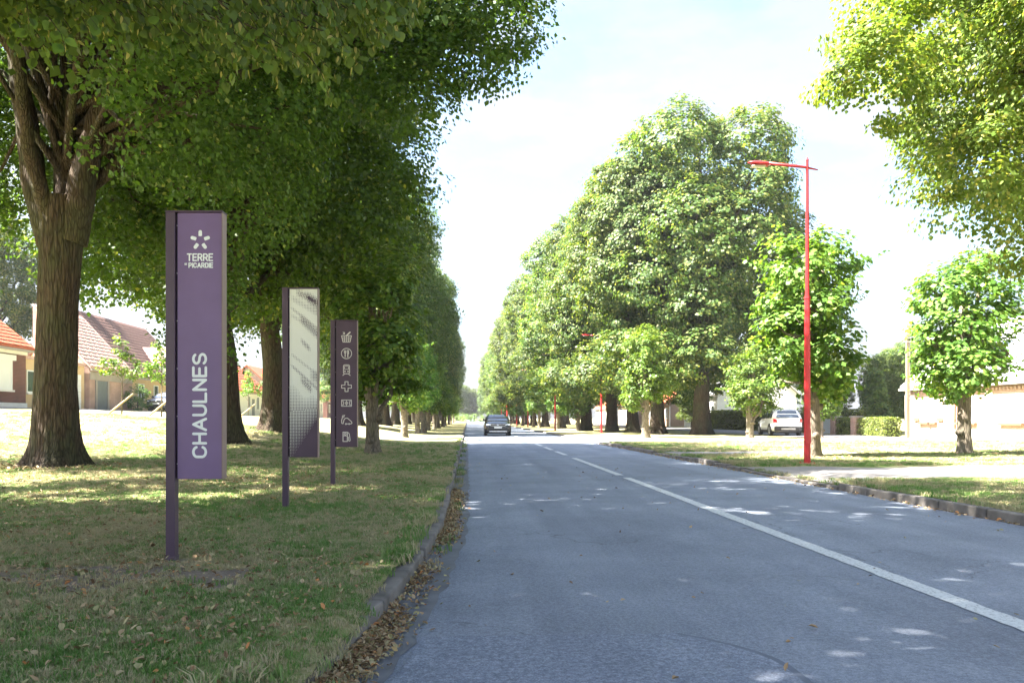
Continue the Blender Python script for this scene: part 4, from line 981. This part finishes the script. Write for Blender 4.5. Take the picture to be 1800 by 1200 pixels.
    for sg in (-1, 1):
        MB().tube([(sg*.55, -.05, H+.01), (sg*.58, .2, H+.045), (sg*.58, 1.2, H+.045), (sg*.54, 1.5, H-.01)], .018, 6).build('roof_rail', M['black_plastic'], root, True)
        MB().box(sg*.885, sg*.915, -.9, .88, .22, .34).build('side_skirt', M['black_plastic'], root)
    return root
make_car('dark car driving towards us along the road', (2.06, 57.5, road_z(2.06)), 0, M['car_dark'], False)
make_car('white parked car seen from behind under the pollard', (19.2, 50.5, gzs(19.2, 50.5)+.02), PI-R(7), M['car_white'], True)
make_car('dark grey parked car in front of the brown roofed house', (-22.0, 60.5, gzs(-22.0, 60.5)+.03), R(-6), M['car_grey'], False)

# ------------------------------------------------------------------ red street lamps
def make_lamp():
    root = empty('street_lamp', (0, 0, 0))
    mb = MB(); mb.box(-.17, .17, -.17, .17, -.1, .015)
    for bx_ in (-.12, .12):
        for by_ in (-.12, .12): mb.tube([(bx_, by_, .01), (bx_, by_, .045)], .016, 6)
    mb.build('base_plate', M['red'], root)
    n = 8
    MB().tube([(0, 0, -.2), (0, 0, 2.2), (0, 0, 4.0)], [.083, .078, .07], n).build('lower_pole', M['red'], root)
    MB().tube([(0, 0, 4.003), (0, 0, 4.06)], [.08, .075], n).build('collar', M['red'], root)
    MB().tube([(0, 0, 4.063), (0, 0, 7.36)], [.052, .036], n).build('upper_pole', M['red'], root)
    MB().tube([(0, 0, 7.363), (0, 0, 7.44)], [.045, .012], n).build('finial', M['red'], root)
    MB().tube([(.26, 0, 7.13), (-.08, 0, 7.20), (-.95, 0, 7.29)], [.018, .035, .040], 8).build('arm', M['red'], root, True)
    st = [(-.90, .05, 7.26, .05), (-.97, .10, 7.25, .12), (-1.15, .13, 7.26, .13), (-1.32, .11, 7.29, .09), (-1.43, .05, 7.31, .03)]
    rings = [[(x, wd*math.cos(a), z+hh*(.65*math.sin(a) if math.sin(a) > 0 else .35*math.sin(a))) for a in [2*PI*k/12 for k in range(12)]] for x, wd, z, hh in st]
    hd = ring_loft(rings).build('lamp_head', M['red'], root, True)
    MB().box(-1.36, -1.03, -.085, .085, 7.195, 7.235).build('lens', M['lens'], hd, False, .02)
    MB().box(-.055, .055, -.092, -.078, .5, .85).build('access_door', M['red'], root)
    return root
lp = make_lamp()
for i, (x, y, lab) in enumerate([(8.25, 19.9, 'nearest tall red lamp post standing before the stout pollard'), (9.95, 61, 'second red lamp post among the right lime trunks'), (7.85, 73.5, 'third red lamp post left of the thin stemmed pollard'), (7.65, 104, 'fourth red lamp post just right of the approaching car'),
        (7.4, 123, 'red lamp post directly above the approaching car roof'), (7.0, 146, 'distant red lamp post left above the car roof'), (7.0, 170, 'farthest red lamp post behind the approaching car')]):
    o = lp if i == 0 else copy_tree(lp)
    o.location = (x, y, gzs(x, y)); tag(o, lab, 'street lamp', 'red street lamps along the right verge')

# ------------------------------------------------------------------ signs
def arc(cx, cy, rx, ry, a0, a1, n=10): return [(cx+rx*math.cos(R(a0+(a1-a0)*k/n)), cy+ry*math.sin(R(a0+(a1-a0)*k/n))) for k in range(n+1)]
GL = {
 'C': (.62, [arc(.31, .69, .31, .31, 12, 180)+arc(.31, .31, .31, .31, 180, 348)]),
 'H': (.60, [[(0, 0), (0, 1)], [(.6, 0), (.6, 1)], [(0, .5), (.6, .5)]]),
 'A': (.70, [[(0, 0), (.35, 1), (.70, 0)], [(.13, .34), (.57, .34)]]),
 'U': (.60, [[(0, 1)]+arc(.30, .31, .30, .31, 180, 360)+[(.6, 1)]]),
 'L': (.52, [[(0, 1), (0, 0), (.52, 0)]]),
 'N': (.62, [[(0, 0), (0, 1), (.62, 0), (.62, 1)]]),
 'E': (.54, [[(.54, 1), (0, 1), (0, 0), (.54, 0)], [(0, .51), (.48, .51)]]),
 'S': (.60, [arc(.30, .745, .285, .255, 25, 180)+arc(.30, .745, .285, .235, 180, 270, 6)+arc(.30, .255, .30, .255, 90, 0, 6)+arc(.30, .255, .30, .255, 0, -155)]),
 'T': (.62, [[(0, 1), (.62, 1)], [(.31, 1), (.31, 0)]]),
 'R': (.60, [[(0, 0), (0, 1), (.32, 1)]+arc(.32, .73, .26, .27, 90, -90, 8)+[(0, .46)], [(.30, .46), (.60, 0)]]),
 'P': (.58, [[(0, 0), (0, 1), (.32, 1)]+arc(.32, .72, .26, .28, 90, -90, 8)+[(0, .44)]]),
 'I': (.0, [[(0, 0), (0, 1)]]),
 'D': (.60, [[(0, 0), (0, 1), (.30, 1)]+arc(.30, .69, .30, .31, 90, 0, 6)+arc(.30, .31, .30, .31, 0, -90, 6)+[(0, 0)]]),
}
class Ink:
    """flat print on the front of a sign panel; x to the right, z up; front faces -Y"""
    def __init__(s, y): s.mb = MB(); s.y = y; s.k = 0
    def poly(s, pts):
        y = s.y - s.k*4e-5; s.k += 1
        a = sum(pts[i][0]*pts[(i+1) % len(pts)][1]-pts[(i+1) % len(pts)][0]*pts[i][1] for i in range(len(pts)))
        if a < 0: pts = pts[::-1]
        s.mb.add([(p[0], y, p[1]) for p in pts], [tuple(range(len(pts)))])
    def disc(s, c, r, n=14): s.poly([(c[0]+r*math.cos(2*PI*k/n), c[1]+r*math.sin(2*PI*k/n)) for k in range(n)])
    def stroke(s, pts, w_, caps=True, closed=False):
        if closed: pts = pts+[pts[0]]
        for i, (a, b) in enumerate(zip(pts[:-1], pts[1:])):
            dx, dy = b[0]-a[0], b[1]-a[1]; l = math.hypot(dx, dy)
            if l < 1e-7: continue
            nx, ny = -dy/l*w_/2, dx/l*w_/2
            s.poly([(a[0]+nx, a[1]+ny), (b[0]+nx, b[1]+ny), (b[0]-nx, b[1]-ny), (a[0]-nx, a[1]-ny)])
        for i, p in enumerate(pts):
            if caps or 0 < i < len(pts)-1: s.disc(p, w_/2, 10)
    def build(s, name, m, parent): return s.mb.build(name, m, parent)
def text_width(t, gap): return sum(GL[c][0] for c in t)+gap*(len(t)-1)
def text(root, string, origin, h, width, wstroke, mat_, y, vertical=False, gap=.24):
    tw = text_width(string, gap); sx = (width-wstroke)/(tw); x = 0
    for c in string:
        ink = Ink(y); wd, strokes = GL[c]
        for st in strokes:
            P2 = []
            for (px, py) in st:
                lx, lz = (x+px)*sx, py*(h-wstroke)
                P2.append((origin[0]+wstroke/2+lx, origin[1]+wstroke/2+lz) if not vertical else (origin[0]-wstroke/2-lz, origin[1]+wstroke/2+lx))
            ink.stroke(P2, wstroke)
        ink.build('letter', mat_, root); x += wd+gap
def totem(x, y, label, fm):
    root = empty('town_sign', (x, y, gzs(x, y)), 0, label, 'sign', 'purple town signs on the lawn')
    T = 2.71
    MB().box(0, .072, 0, .085, -.3, T-.012).build('post', M['purple_post'], root, False, .004)
    MB().box(.0723, .0865, .035, .10, .64, T-.012).build('groove', M['groove'], root)
    p = MB().box(.087, .432, .014, .117, .633, T-.014).build('panel', fm, root, False, .003)
    MB().box(.4323, .4385, .006, .119, .633, T-.014).build('edge_strip', M['edge'], root)
    MB().box(-.002, .440, -.002, .12, T-.0115, T).build('cap', M['purple_dark'], root)
    for k in range(6): MB().tube([(.0795, .034, .75+k*.37), (.0795, .028, .75+k*.37)], .005, 8).build('rivet', M['rim'], root)
    MB().box(-.004, .076, -.004, .089, -.05, .035).build('base_sleeve', M['post_foot'], root)
    return root
M['edge'] = simple('edge_strip', (.24, .165, .15), .5, (.20, .14, .13), 3)  # brownish pink reflection put into the strip's own colour
M['post_foot'] = simple('dusty_foot', (.14, .10, .12), .8, (.10, .07, .09), 12)
YF = .0125
s1 = totem(-2.338, 6.34, 'tall purple sign reading CHAULNES upwards below a petal logo', M['purple'])
text(s1, 'CHAULNES', (.318, .795), .117, .815, .0205, M['white_print'], YF, True, .25)
ink = Ink(YF)
cxl, czl = .2645, 2.482
for k in range(5):
    a = R(90+72*k); u = (math.cos(a), math.sin(a)); n_ = (-u[1], u[0]); w_ = .0275
    pts = [(cxl+u[0]*.0345+n_[0]*w_/2, czl+u[1]*.0345+n_[1]*w_/2), (cxl+u[0]*.031, czl+u[1]*.031), (cxl+u[0]*.0345-n_[0]*w_/2, czl+u[1]*.0345-n_[1]*w_/2)]
    for q in range(9):
        b = a - PI/2 + PI*q/8; pts.append((cxl+u[0]*.065+math.cos(b)*w_/2, czl+u[1]*.065+math.sin(b)*w_/2))
    ii = Ink(YF); ii.poly(pts); ii.build('petal', M['white_print'], s1)
text(s1, 'TERRE', (.160, 2.320), .061, .205, .0105, M['white_print'], YF, False, .26)
text(s1, 'PICARDIE', (.173, 2.268), .0415, .192, .0085, M['white_print'], YF, False, .30)
text(s1, 'DE', (.143, 2.290), .016, .020, .0036, M['white_print'], YF, False, .3)
s2 = totem(-2.272, 10.03, 'purple sign with pale halftone dot pattern over its panel', M['purple_dk2'] if 'purple_dk2' in M else M['purple_post'])
def darkness(u, v):                       # u 0..1 to the right, v 0..1 upwards
    d = 0.0
    def band(c, slope, wd, amp, u0=0, u1=1):
        q = v-(c-slope*u); f = math.exp(-(q/wd)**2)*amp
        return f*min(1, max(0, (u-u0)/.15))*min(1, max(0, (u1-u)/.05+.3))
    d += band(1.00, .075, .020, .55, .2) + band(.955, .10, .018, .22) + band(1.04, .14, .03, .5, .55)
    d += band(.895, .13, .010, .30) + band(.885, .155, .024, .62, .35) + band(.85, .10, .012, .2, 0, .5) + band(.76, .16, .016, .45, .35, .75)
    d += band(.62, .13, .010, .24) + band(.555, .15, .010, .40) + band(.53, .165, .020, .55, .35, .8) + band(.53, .06, .03, .40, .7)
    top = .44-.10*u+.02*math.sin(u*9); m_ = .27+.02*u; bot = -.04+.26*u
    t = .5*(top-v)/(top-m_) if v > m_ else .5+.5*(m_-v)/(m_-bot)
    d = max(d, min(1.0, max(0, t)))
    return d
def halftone():
    x0, x1, z0, z1 = .090, .4295, .637, 2.692
    pitch = .0182; plate = MB(); dots = MB(); cream = MB(); rnd = random.Random(2)
    nx_, nz2 = int((x1-x0)/pitch), int((z1-z0)/pitch); px_, pz_ = (x1-x0)/nx_, (z1-z0)/nz2
    def dot(mb, x, z, r, y):
        n = 8; mb.add([(x+r*math.cos(2*PI*k/n+.39), y, z+r*math.sin(2*PI*k/n+.39)) for k in range(n)], [tuple(range(n))])
    for i in range(nx_):
        for j in range(nz2):
            x, z = x0+(i+.5)*px_, z0+(j+.5)*pz_; d = darkness((x-x0)/(x1-x0), (z-z0)/(z1-z0))
            if d < .5:
                plate.add([(x-px_/2, YF, z-pz_/2), (x+px_/2, YF, z-pz_/2), (x+px_/2, YF, z+pz_/2), (x-px_/2, YF, z+pz_/2)], [(0, 1, 2, 3)])
                if d > .05: dot(dots, x, z, px_*math.sqrt(d/2.83), YF-.0006)
            elif d < .985: dot(cream, x, z, px_*math.sqrt((1-d)/2.83), YF)
    plate.build('pale_ground', M['cream_print'], s2); q = dots.build('dark_dots', M['purple_post'], s2); q['kind'] = 'stuff'; q = cream.build('pale_dots', M['cream_print'], s2); q['kind'] = 'stuff'
halftone()
s3 = totem(-2.245, 13.4, 'purple sign listing seven white pictograms from basket to fuel pump', M['purple_post'])
def icon(name, cz, draw):
    ink = Ink(YF); cx = .262; S = .168
    def T(pts): return [(cx+p[0]*S, cz+p[1]*S) for p in pts]
    draw(ink, T, S); ink.build(name, M['icon_print'], s3)
lw = .0125
def d_basket(k, T, S):
    k.stroke(T([(-.48, .12), (.48, .12), (.34, -.48), (-.34, -.48)]), lw, closed=True)
    for x in (-.22, 0, .22): k.stroke(T([(x, .08), (x*.85, -.44)]), lw*.8)
    for z in (-.08, -.26): k.stroke(T([(-.40, z), (.40, z)]), lw*.7)
    k.stroke(T([(.02, .16), (.34, .46)]), lw*1.8); k.stroke(T([(-.34, .48), (-.2, .32)]), lw*.8); k.stroke(T([(-.34, .30), (-.18, .29), (-.19, .45)]), lw*.8)
def d_food(k, T, S):
    k.stroke(T(arc(0, 0, .5, .5, 0, 350, 30)), lw, closed=True)
    k.stroke(T([(-.13, .28), (-.13, -.32)]), lw*1.2)
    for x in (-.22, -.04): k.stroke(T([(x, .3), (x, .08), (-.13, .0)]), lw*.8)
    k.stroke(T([(.13, -.32), (.13, .3)]), lw*1.6); k.stroke(T([(.19, .28), (.21, -.02)]), lw*1.2)
def d_train(k, T, S):
    k.stroke(T([(-.3, -.28)]+[(-.3, .34)]+arc(-.16, .36, .14, .14, 180, 90, 4)+arc(.16, .36, .14, .14, 90, 0, 4)+[(.3, -.28), (.2, -.36), (-.2, -.36)]), lw, closed=True)
    k.stroke(T([(-.2, .08), (-.2, .36), (.2, .36), (.2, .08)]), lw*.8, closed=True)
    for x in (-.15, .15): k.disc(T([(x, -.13)])[0], .013)
    k.stroke(T([(-.2, -.38), (-.36, -.52)]), lw); k.stroke(T([(.2, -.38), (.36, -.52)]), lw)
def d_cross(k, T, S):
    a, b = .15, .48; k.stroke(T([(-a, b), (a, b), (a, a), (b, a), (b, -a), (a, -a), (a, -b), (-a, -b), (-a, -a), (-b, -a), (-b, a), (-a, a)]), lw, closed=True)
def d_pitch(k, T, S):
    k.stroke(T([(-.48, .30), (.48, .30), (.48, -.30), (-.48, -.30)]), lw, closed=True); k.stroke(T([(0, .3), (0, -.3)]), lw*.9)
    k.stroke(T(arc(0, 0, .12, .12, 0, 345, 16)), lw*.8, closed=True)
    for s_ in (-1, 1): k.stroke(T([(s_*.46, .16), (s_*.28, .16), (s_*.28, -.16), (s_*.46, -.16)]), lw*.9)
def d_car(k, T, S):
    k.stroke(T([(-.34, -.34), (-.46, -.30), (-.48, -.02), (-.40, .26)]), lw); k.stroke(T(arc(-.32, .36, .09, .09, 0, 330, 10)), lw*.9, closed=True); k.stroke(T([(-.24, .44), (-.17, .5)]), lw*.8)
    k.stroke(T([(-.34, -.34), (-.26, -.05)]+arc(.02, -.02, .27, .22, 165, 70, 6)+[(.30, .02), (.48, -.14), (.54, -.28), (.44, -.36), (-.12, -.36)]), lw)
    for x in (-.05, .26): k.stroke(T(arc(x, -.37, .06, .06, 0, 330, 8)), lw*.8, closed=True)
def d_fuel(k, T, S):
    k.stroke(T([(-.34, .44), (.08, .44), (.08, -.46), (-.34, -.46)]), lw*1.1, closed=True); k.stroke(T(arc(-.13, .26, .10, .10, 0, 340, 10)), lw*.9, closed=True)
    k.stroke(T([(-.3, .09), (.05, .09)]), lw)
    k.stroke(T([(.14, .42), (.27, .28), (.36, -.36), (.28, -.44), (.2, -.36), (.17, -.02)]), lw)
for nm, py, fn in (('basket_icon', 592, d_basket), ('cutlery_icon', 621, d_food), ('train_icon', 650, d_train), ('cross_icon', 679, d_cross), ('pitch_icon', 708, d_pitch), ('charging_car_icon', 738, d_car), ('fuel_icon', 767, d_fuel)):
    icon(nm, 1.2+(735-py)/1440*13.41-.1, fn)

# ------------------------------------------------------------------ grass, litter, weeds
def grass_mat(name, c1, c2, dry):
    m, nt, b = new_mat(name)
    v = coord(nt, 'World'); f = noise(nt, v, .45, 5, .6); g = noise(nt, v, 2.6, 5, .65)
    oi = nt.nodes.new('ShaderNodeObjectInfo')
    r = ramp(nt, [(0, c1), (1, c2)]); nt.links.new(oi.outputs['Random'], r.inputs['Fac'])
    ad = nt.nodes.new('ShaderNodeMath'); ad.operation = 'MULTIPLY_ADD'; ad.inputs[1].default_value = .55; nt.links.new(g, ad.inputs[0]); nt.links.new(f, ad.inputs[2])
    ad2 = nt.nodes.new('ShaderNodeMath'); ad2.operation = 'MULTIPLY_ADD'; ad2.inputs[1].default_value = .42; nt.links.new(oi.outputs['Random'], ad2.inputs[0]); nt.links.new(ad.outputs[0], ad2.inputs[2])
    k = ramp(nt, [(.92, (0, 0, 0)), (1.0, (1, 1, 1))]); 
    mr = nt.nodes.new('ShaderNodeMapRange'); mr.inputs['From Min'].default_value = .2; mr.inputs['From Max'].default_value = 1.2; nt.links.new(ad2.outputs[0], mr.inputs['Value'])
    k.color_ramp.elements[0].position = .67; k.color_ramp.elements[1].position = .87; nt.links.new(mr.outputs['Result'], k.inputs['Fac'])
    c = mixc(nt, k.outputs['Color'], r.outputs['Color'], dry)
    nt.links.new(c, b.inputs['Base Color']); b.inputs['Roughness'].default_value = .6; b.inputs['Specular IOR Level'].default_value = .25
    t = nt.nodes.new('ShaderNodeBsdfTranslucent'); nt.links.new(c, t.inputs['Color'])
    ms = nt.nodes.new('ShaderNodeMixShader'); ms.inputs['Fac'].default_value = .3
    nt.links.new(b.outputs['BSDF'], ms.inputs[1]); nt.links.new(t.outputs['BSDF'], ms.inputs[2]); nt.links.new(ms.outputs['Shader'], nt.nodes['Material Output'].inputs['Surface'])
    return m
M['grass'] = grass_mat('grass_blades', (.105, .22, .045), (.18, .30, .08), (.40, .35, .21))
tuft_col = bpy.data.collections.new('tufts')
def tuft(seed, n, hgt, spread, lean):
    rng = np.random.default_rng(seed); mb = MB()
    for k in range(n):
        a = rng.uniform(0, 6.28); r = spread*math.sqrt(rng.random()); bx_, by_ = math.cos(a)*r, math.sin(a)*r
        h = hgt*rng.uniform(.55, 1.2); la = rng.uniform(0, 6.28); ll = lean*h*rng.uniform(.3, 1.3); wd = rng.uniform(.0016, .0030)
        sx_, sy_ = -math.sin(la)*wd, math.cos(la)*wd; dx, dy = math.cos(la)*ll, math.sin(la)*ll
        mb.add([(bx_-sx_, by_-sy_, -.005), (bx_+sx_, by_+sy_, -.005), (bx_+sx_*.8+dx*.35, by_+sy_*.8+dy*.35, h*.6), (bx_-sx_*.8+dx*.35, by_-sy_*.8+dy*.35, h*.6), (bx_+dx, by_+dy, h*(1-.25*lean))], [(0, 1, 2, 3), (3, 2, 4)])
    o = link('tuft', mb.mesh('tuft'), M['grass'], None, None, False); tuft_col.objects.link(o)
for k in range(6): tuft(k, 26, .045, .055, .75)
def scatter(name, pts, scl, label, col=tuft_col, matname=None):
    me = bpy.data.meshes.new(name); me.vertices.add(len(pts)); me.vertices.foreach_set('co', pts.astype(np.float32).ravel())
    at = me.attributes.new('sz', 'FLOAT', 'POINT'); at.data.foreach_set('value', scl.astype(np.float32)); me.update()
    o = bpy.data.objects.new(name, me); COL.objects.link(o); tag(o, label, 'grass', kind='stuff')
    ng = bpy.data.node_groups.new(name+'_scatter', 'GeometryNodeTree')
    ng.interface.new_socket('Geometry', in_out='INPUT', socket_type='NodeSocketGeometry'); ng.interface.new_socket('Geometry', in_out='OUTPUT', socket_type='NodeSocketGeometry')
    N = ng.nodes.new; gi, go = N('NodeGroupInput'), N('NodeGroupOutput'); ip = N('GeometryNodeInstanceOnPoints'); ci = N('GeometryNodeCollectionInfo')
    ci.inputs['Collection'].default_value = col; ci.inputs['Separate Children'].default_value = True; ci.inputs['Reset Children'].default_value = True
    ip.inputs['Pick Instance'].default_value = True
    rv = N('FunctionNodeRandomValue'); rv.data_type = 'FLOAT_VECTOR'; rv.inputs[0].default_value = (-.2, -.2, 0); rv.inputs[1].default_value = (.2, .2, 6.28)
    na = N('GeometryNodeInputNamedAttribute'); na.data_type = 'FLOAT'; na.inputs['Name'].default_value = 'sz'
    l = ng.links.new
    l(gi.outputs[0], ip.inputs['Points']); l(ci.outputs['Instances'], ip.inputs['Instance']); l(rv.outputs[0], ip.inputs['Rotation']); l(na.outputs['Attribute'], ip.inputs['Scale']); l(ip.outputs['Instances'], go.inputs[0])
    md = o.modifiers.new('scatter', 'NODES'); md.node_group = ng
    return o
def vnoise(x, y, s, seed):                       # cheap smooth noise
    rng = np.random.default_rng(seed); out_ = 0
    for k in range(6):
        a = rng.uniform(0, 6.28); f = s*rng.uniform(.6, 1.8); out_ = out_ + np.sin((x*math.cos(a)+y*math.sin(a))*f+rng.uniform(0, 6.28))
    return out_/6
grng = np.random.default_rng(77)
def lawn_points(y0, y1, dens, side, xmax):
    lo = -xmax if side < 0 else RK+.2
    hi = 0 if side < 0 else RK+.2+xmax
    n = int((y1-y0)*(hi-lo)*dens); x = grng.uniform(lo, hi, n); y = grng.uniform(y0, y1, n)
    if side < 0: keep = x < np.interp(y, KY, KX)-.15+grng.uniform(-.02, .07, n)+.15*np.clip((5-y)/.6, 0, 1)
    else: keep = ~((y > 14.9) & (y < 18.9)) & ~((y > 25) & (y < 27.1) & (x < 12.2)) & ~((y > 38) & (y < 57) & (x < 8.8))
    pxl = 822+1440*x/y; keep &= (pxl > -150) & (pxl < 1950)
    soil = np.hypot((x+2.55)*.6, y-5.7)+.6*vnoise(x, y, 5, 4)
    keep &= (side > 0) | (soil > .62) | (grng.random(n) < .12)
    keep &= grng.random(n) < np.clip(.72+.7*vnoise(x, y, 2.2, 8), .2, 1)
    x, y = x[keep], y[keep]; return np.stack([x, y, gz(x, y)], 1)
pl = [lawn_points(2.6, 5.5, 1200, -1, 4.5), lawn_points(5.5, 9, 800, -1, 6.5), lawn_points(9, 14, 360, -1, 9.5), lawn_points(14, 24, 110, -1, 15), lawn_points(24, 36, 34, -1, 18)]
sz = [np.full(len(p), s) for p, s in zip(pl, (.85, .9, 1.0, 1.25, 1.6))]
pts = np.concatenate(pl); szs = np.concatenate(sz)*grng.uniform(.6, 1.3, len(pts))
scatter('lawn_grass', pts, szs, 'short patchy green and straw grass on the left lawn')
pl = [lawn_points(8, 15, 260, 1, 7), lawn_points(18.5, 25, 130, 1, 14), lawn_points(25, 38, 40, 1, 20)]
sz = [np.full(len(p), s) for p, s in zip(pl, (1.0, 1.25, 1.6))]
pts = np.concatenate(pl); szs = np.concatenate(sz)*grng.uniform(.6, 1.3, len(pts))
scatter('verge_grass', pts, szs, 'short dry grass on the right verge')
# weeds and long grass along the kerbs
wp = []
for k in range(520):
    y = 2.6+grng.random()**1.4*40; x = kx(y)-.17+grng.normal(0, .035) if grng.random() < .7 else kx(y)+.03+abs(grng.normal(0, .05))
    if vnoise(np.array(x), np.array(y), 2.5, 5) > -.1: wp.append((x, y, .1 if x < kx(y)-.1 else road_z(x)+.005))
for k in range(260):
    y = 8+grng.random()*32; wp.append((RK+.18+abs(grng.normal(0, .04)), y, kerb_h(y)-.02))
wp = np.array(wp); scatter('weeds', wp, grng.uniform(1.2, 2.6, len(wp)), 'long grass and weeds sprouting along the kerbs')
# fallen leaves
def fallen_mat():
    m, nt, b = new_mat('fallen_leaves')
    a = nt.nodes.new('ShaderNodeAttribute'); a.attribute_name = 'tint'
    r = ramp(nt, [(0, (.15, .085, .04)), (.3, (.29, .18, .085)), (.55, (.41, .31, .18)), (.8, (.30, .28, .12)), (1, (.48, .20, .065))]); nt.links.new(a.outputs['Fac'], r.inputs['Fac'])
    nt.links.new(r.outputs['Color'], b.inputs['Base Color']); b.inputs['Roughness'].default_value = .7; return m
M['fallen'] = fallen_mat()
def litter(name, P_, L, label, lift=.012):
    n = len(P_); rng = np.random.default_rng(len(P_)); a = rng.uniform(0, 6.28, n); tilt = rng.normal(0, .35, (n, 2))
    d = unit(np.stack([np.cos(a), np.sin(a), tilt[:, 0]], 1)); s = unit(np.stack([-np.sin(a), np.cos(a), tilt[:, 1]], 1)); up = np.cross(d, s)
    Ls = (L*rng.uniform(.5, 1.35, n))[:, None]; W = Ls*rng.uniform(.14, .40, n)[:, None]; cu = Ls*rng.uniform(.0, .32, n)[:, None]; bend = Ls*rng.uniform(-.1, .35, n)[:, None]; sk = rng.uniform(.25, .45, n)[:, None]
    p = P_ + np.array([0, 0, lift]) + np.stack([0*a, 0*a, rng.uniform(0, .014, n)], 1); tip = p+d*Ls+up*bend
    V = np.stack([p, p+d*Ls*sk+s*W+up*cu, p+d*Ls*(sk+.35)+s*W*.72+up*(cu+bend*.5), tip, tip, p+d*Ls*(sk+.35)-s*W*.72+up*(cu+bend*.5), p+d*Ls*sk-s*W+up*cu, p], 1).reshape(-1, 3)
    o = link(name, np_mesh(name, V, 4, {'tint': np.repeat(np.clip(rng.normal(.45, .27, n), 0, 1), 2)}), M['fallen']); return tag(o, label, 'leaves', kind='stuff')
n = 60000; y = 2.6+grng.random(n)**1.25*17; x = grng.uniform(-11, -.5, n)
pxl = 822+1440*x/y; dn = vnoise(x, y, 1.1, 21)*.9+.5*vnoise(x, y, 3.5, 22)
keep = (pxl > -60) & (x < np.interp(y, KY, KX)-.18) & (grng.random(n) < np.clip(.42+.8*dn, .10, 1))
x, y = x[keep], y[keep]; litter('fallen_leaves', np.stack([x, y, gz(x, y)], 1), .038, 'dry fallen lime leaves strewn over the left lawn', .016)
n = 12000; y = 2.7+grng.random(n)**1.3*11; off = np.abs(grng.normal(0, .085, n)); dn = vnoise(0*y, y, 2.6, 31)
keep = grng.random(n) < np.clip(.5+1.1*dn+.35*(y < 6.2), .03, 1); y, off = y[keep], off[keep]
x = np.interp(y, KY, KX)+.005+off; litter('gutter_leaves', np.stack([x, y, road_z(x)+.03*np.exp(-off*9)], 1), .035, 'drift of orange brown leaves lying in the left gutter', .01)
n = 700; y = grng.uniform(2.8, 22, n); x = grng.uniform(-.2, 6.2, n); k2 = grng.random(n) < .25
litter('road_leaves', np.stack([x[k2], y[k2], road_z(x[k2])], 1), .04, 'few stray leaves scattered over the asphalt', .006)
n = 700; y = grng.uniform(9, 40, n); x = RK-.04-np.abs(grng.normal(0, .07, n)); litter('verge_leaves', np.stack([x, y, road_z(x)], 1), .055, 'leaves gathered along the right kerb', .006)
for (cx_, cy_, lab, nn) in ((-9.0, 17.6, 'fallen leaves heaped around the great lime roots', 900), (14.9, 24.1, 'fallen leaves under the round headed pollard', 240), (9.7, 22.9, 'fallen leaves under the stout pollard', 240)):
    a = grng.uniform(0, 6.28, nn); r = .5+np.abs(grng.normal(0, .75, nn)); x, y = cx_+np.cos(a)*r, cy_+np.sin(a)*r*.8
    litter('fallen_leaves', np.stack([x, y, gz(x, y)], 1), .07, lab, .02)

# ------------------------------------------------------------------ thin summer haze
hm = bpy.data.materials.new('haze'); hm.use_nodes = True; ht = hm.node_tree; ht.nodes.clear()
ho = ht.nodes.new('ShaderNodeOutputMaterial'); pv = ht.nodes.new('ShaderNodeVolumePrincipled')
pv.inputs['Color'].default_value = (.90, .94, 1, 1); pv.inputs['Density'].default_value = .0003; pv.inputs['Anisotropy'].default_value = .2
ht.links.new(pv.outputs['Volume'], ho.inputs['Volume'])
hz = MB().box(-420, 420, -60, 900, -1.4, 32).build('haze', hm); tag(hz, 'thin pale summer haze over the whole street', kind='stuff')
sc.cycles.volume_bounces = 0
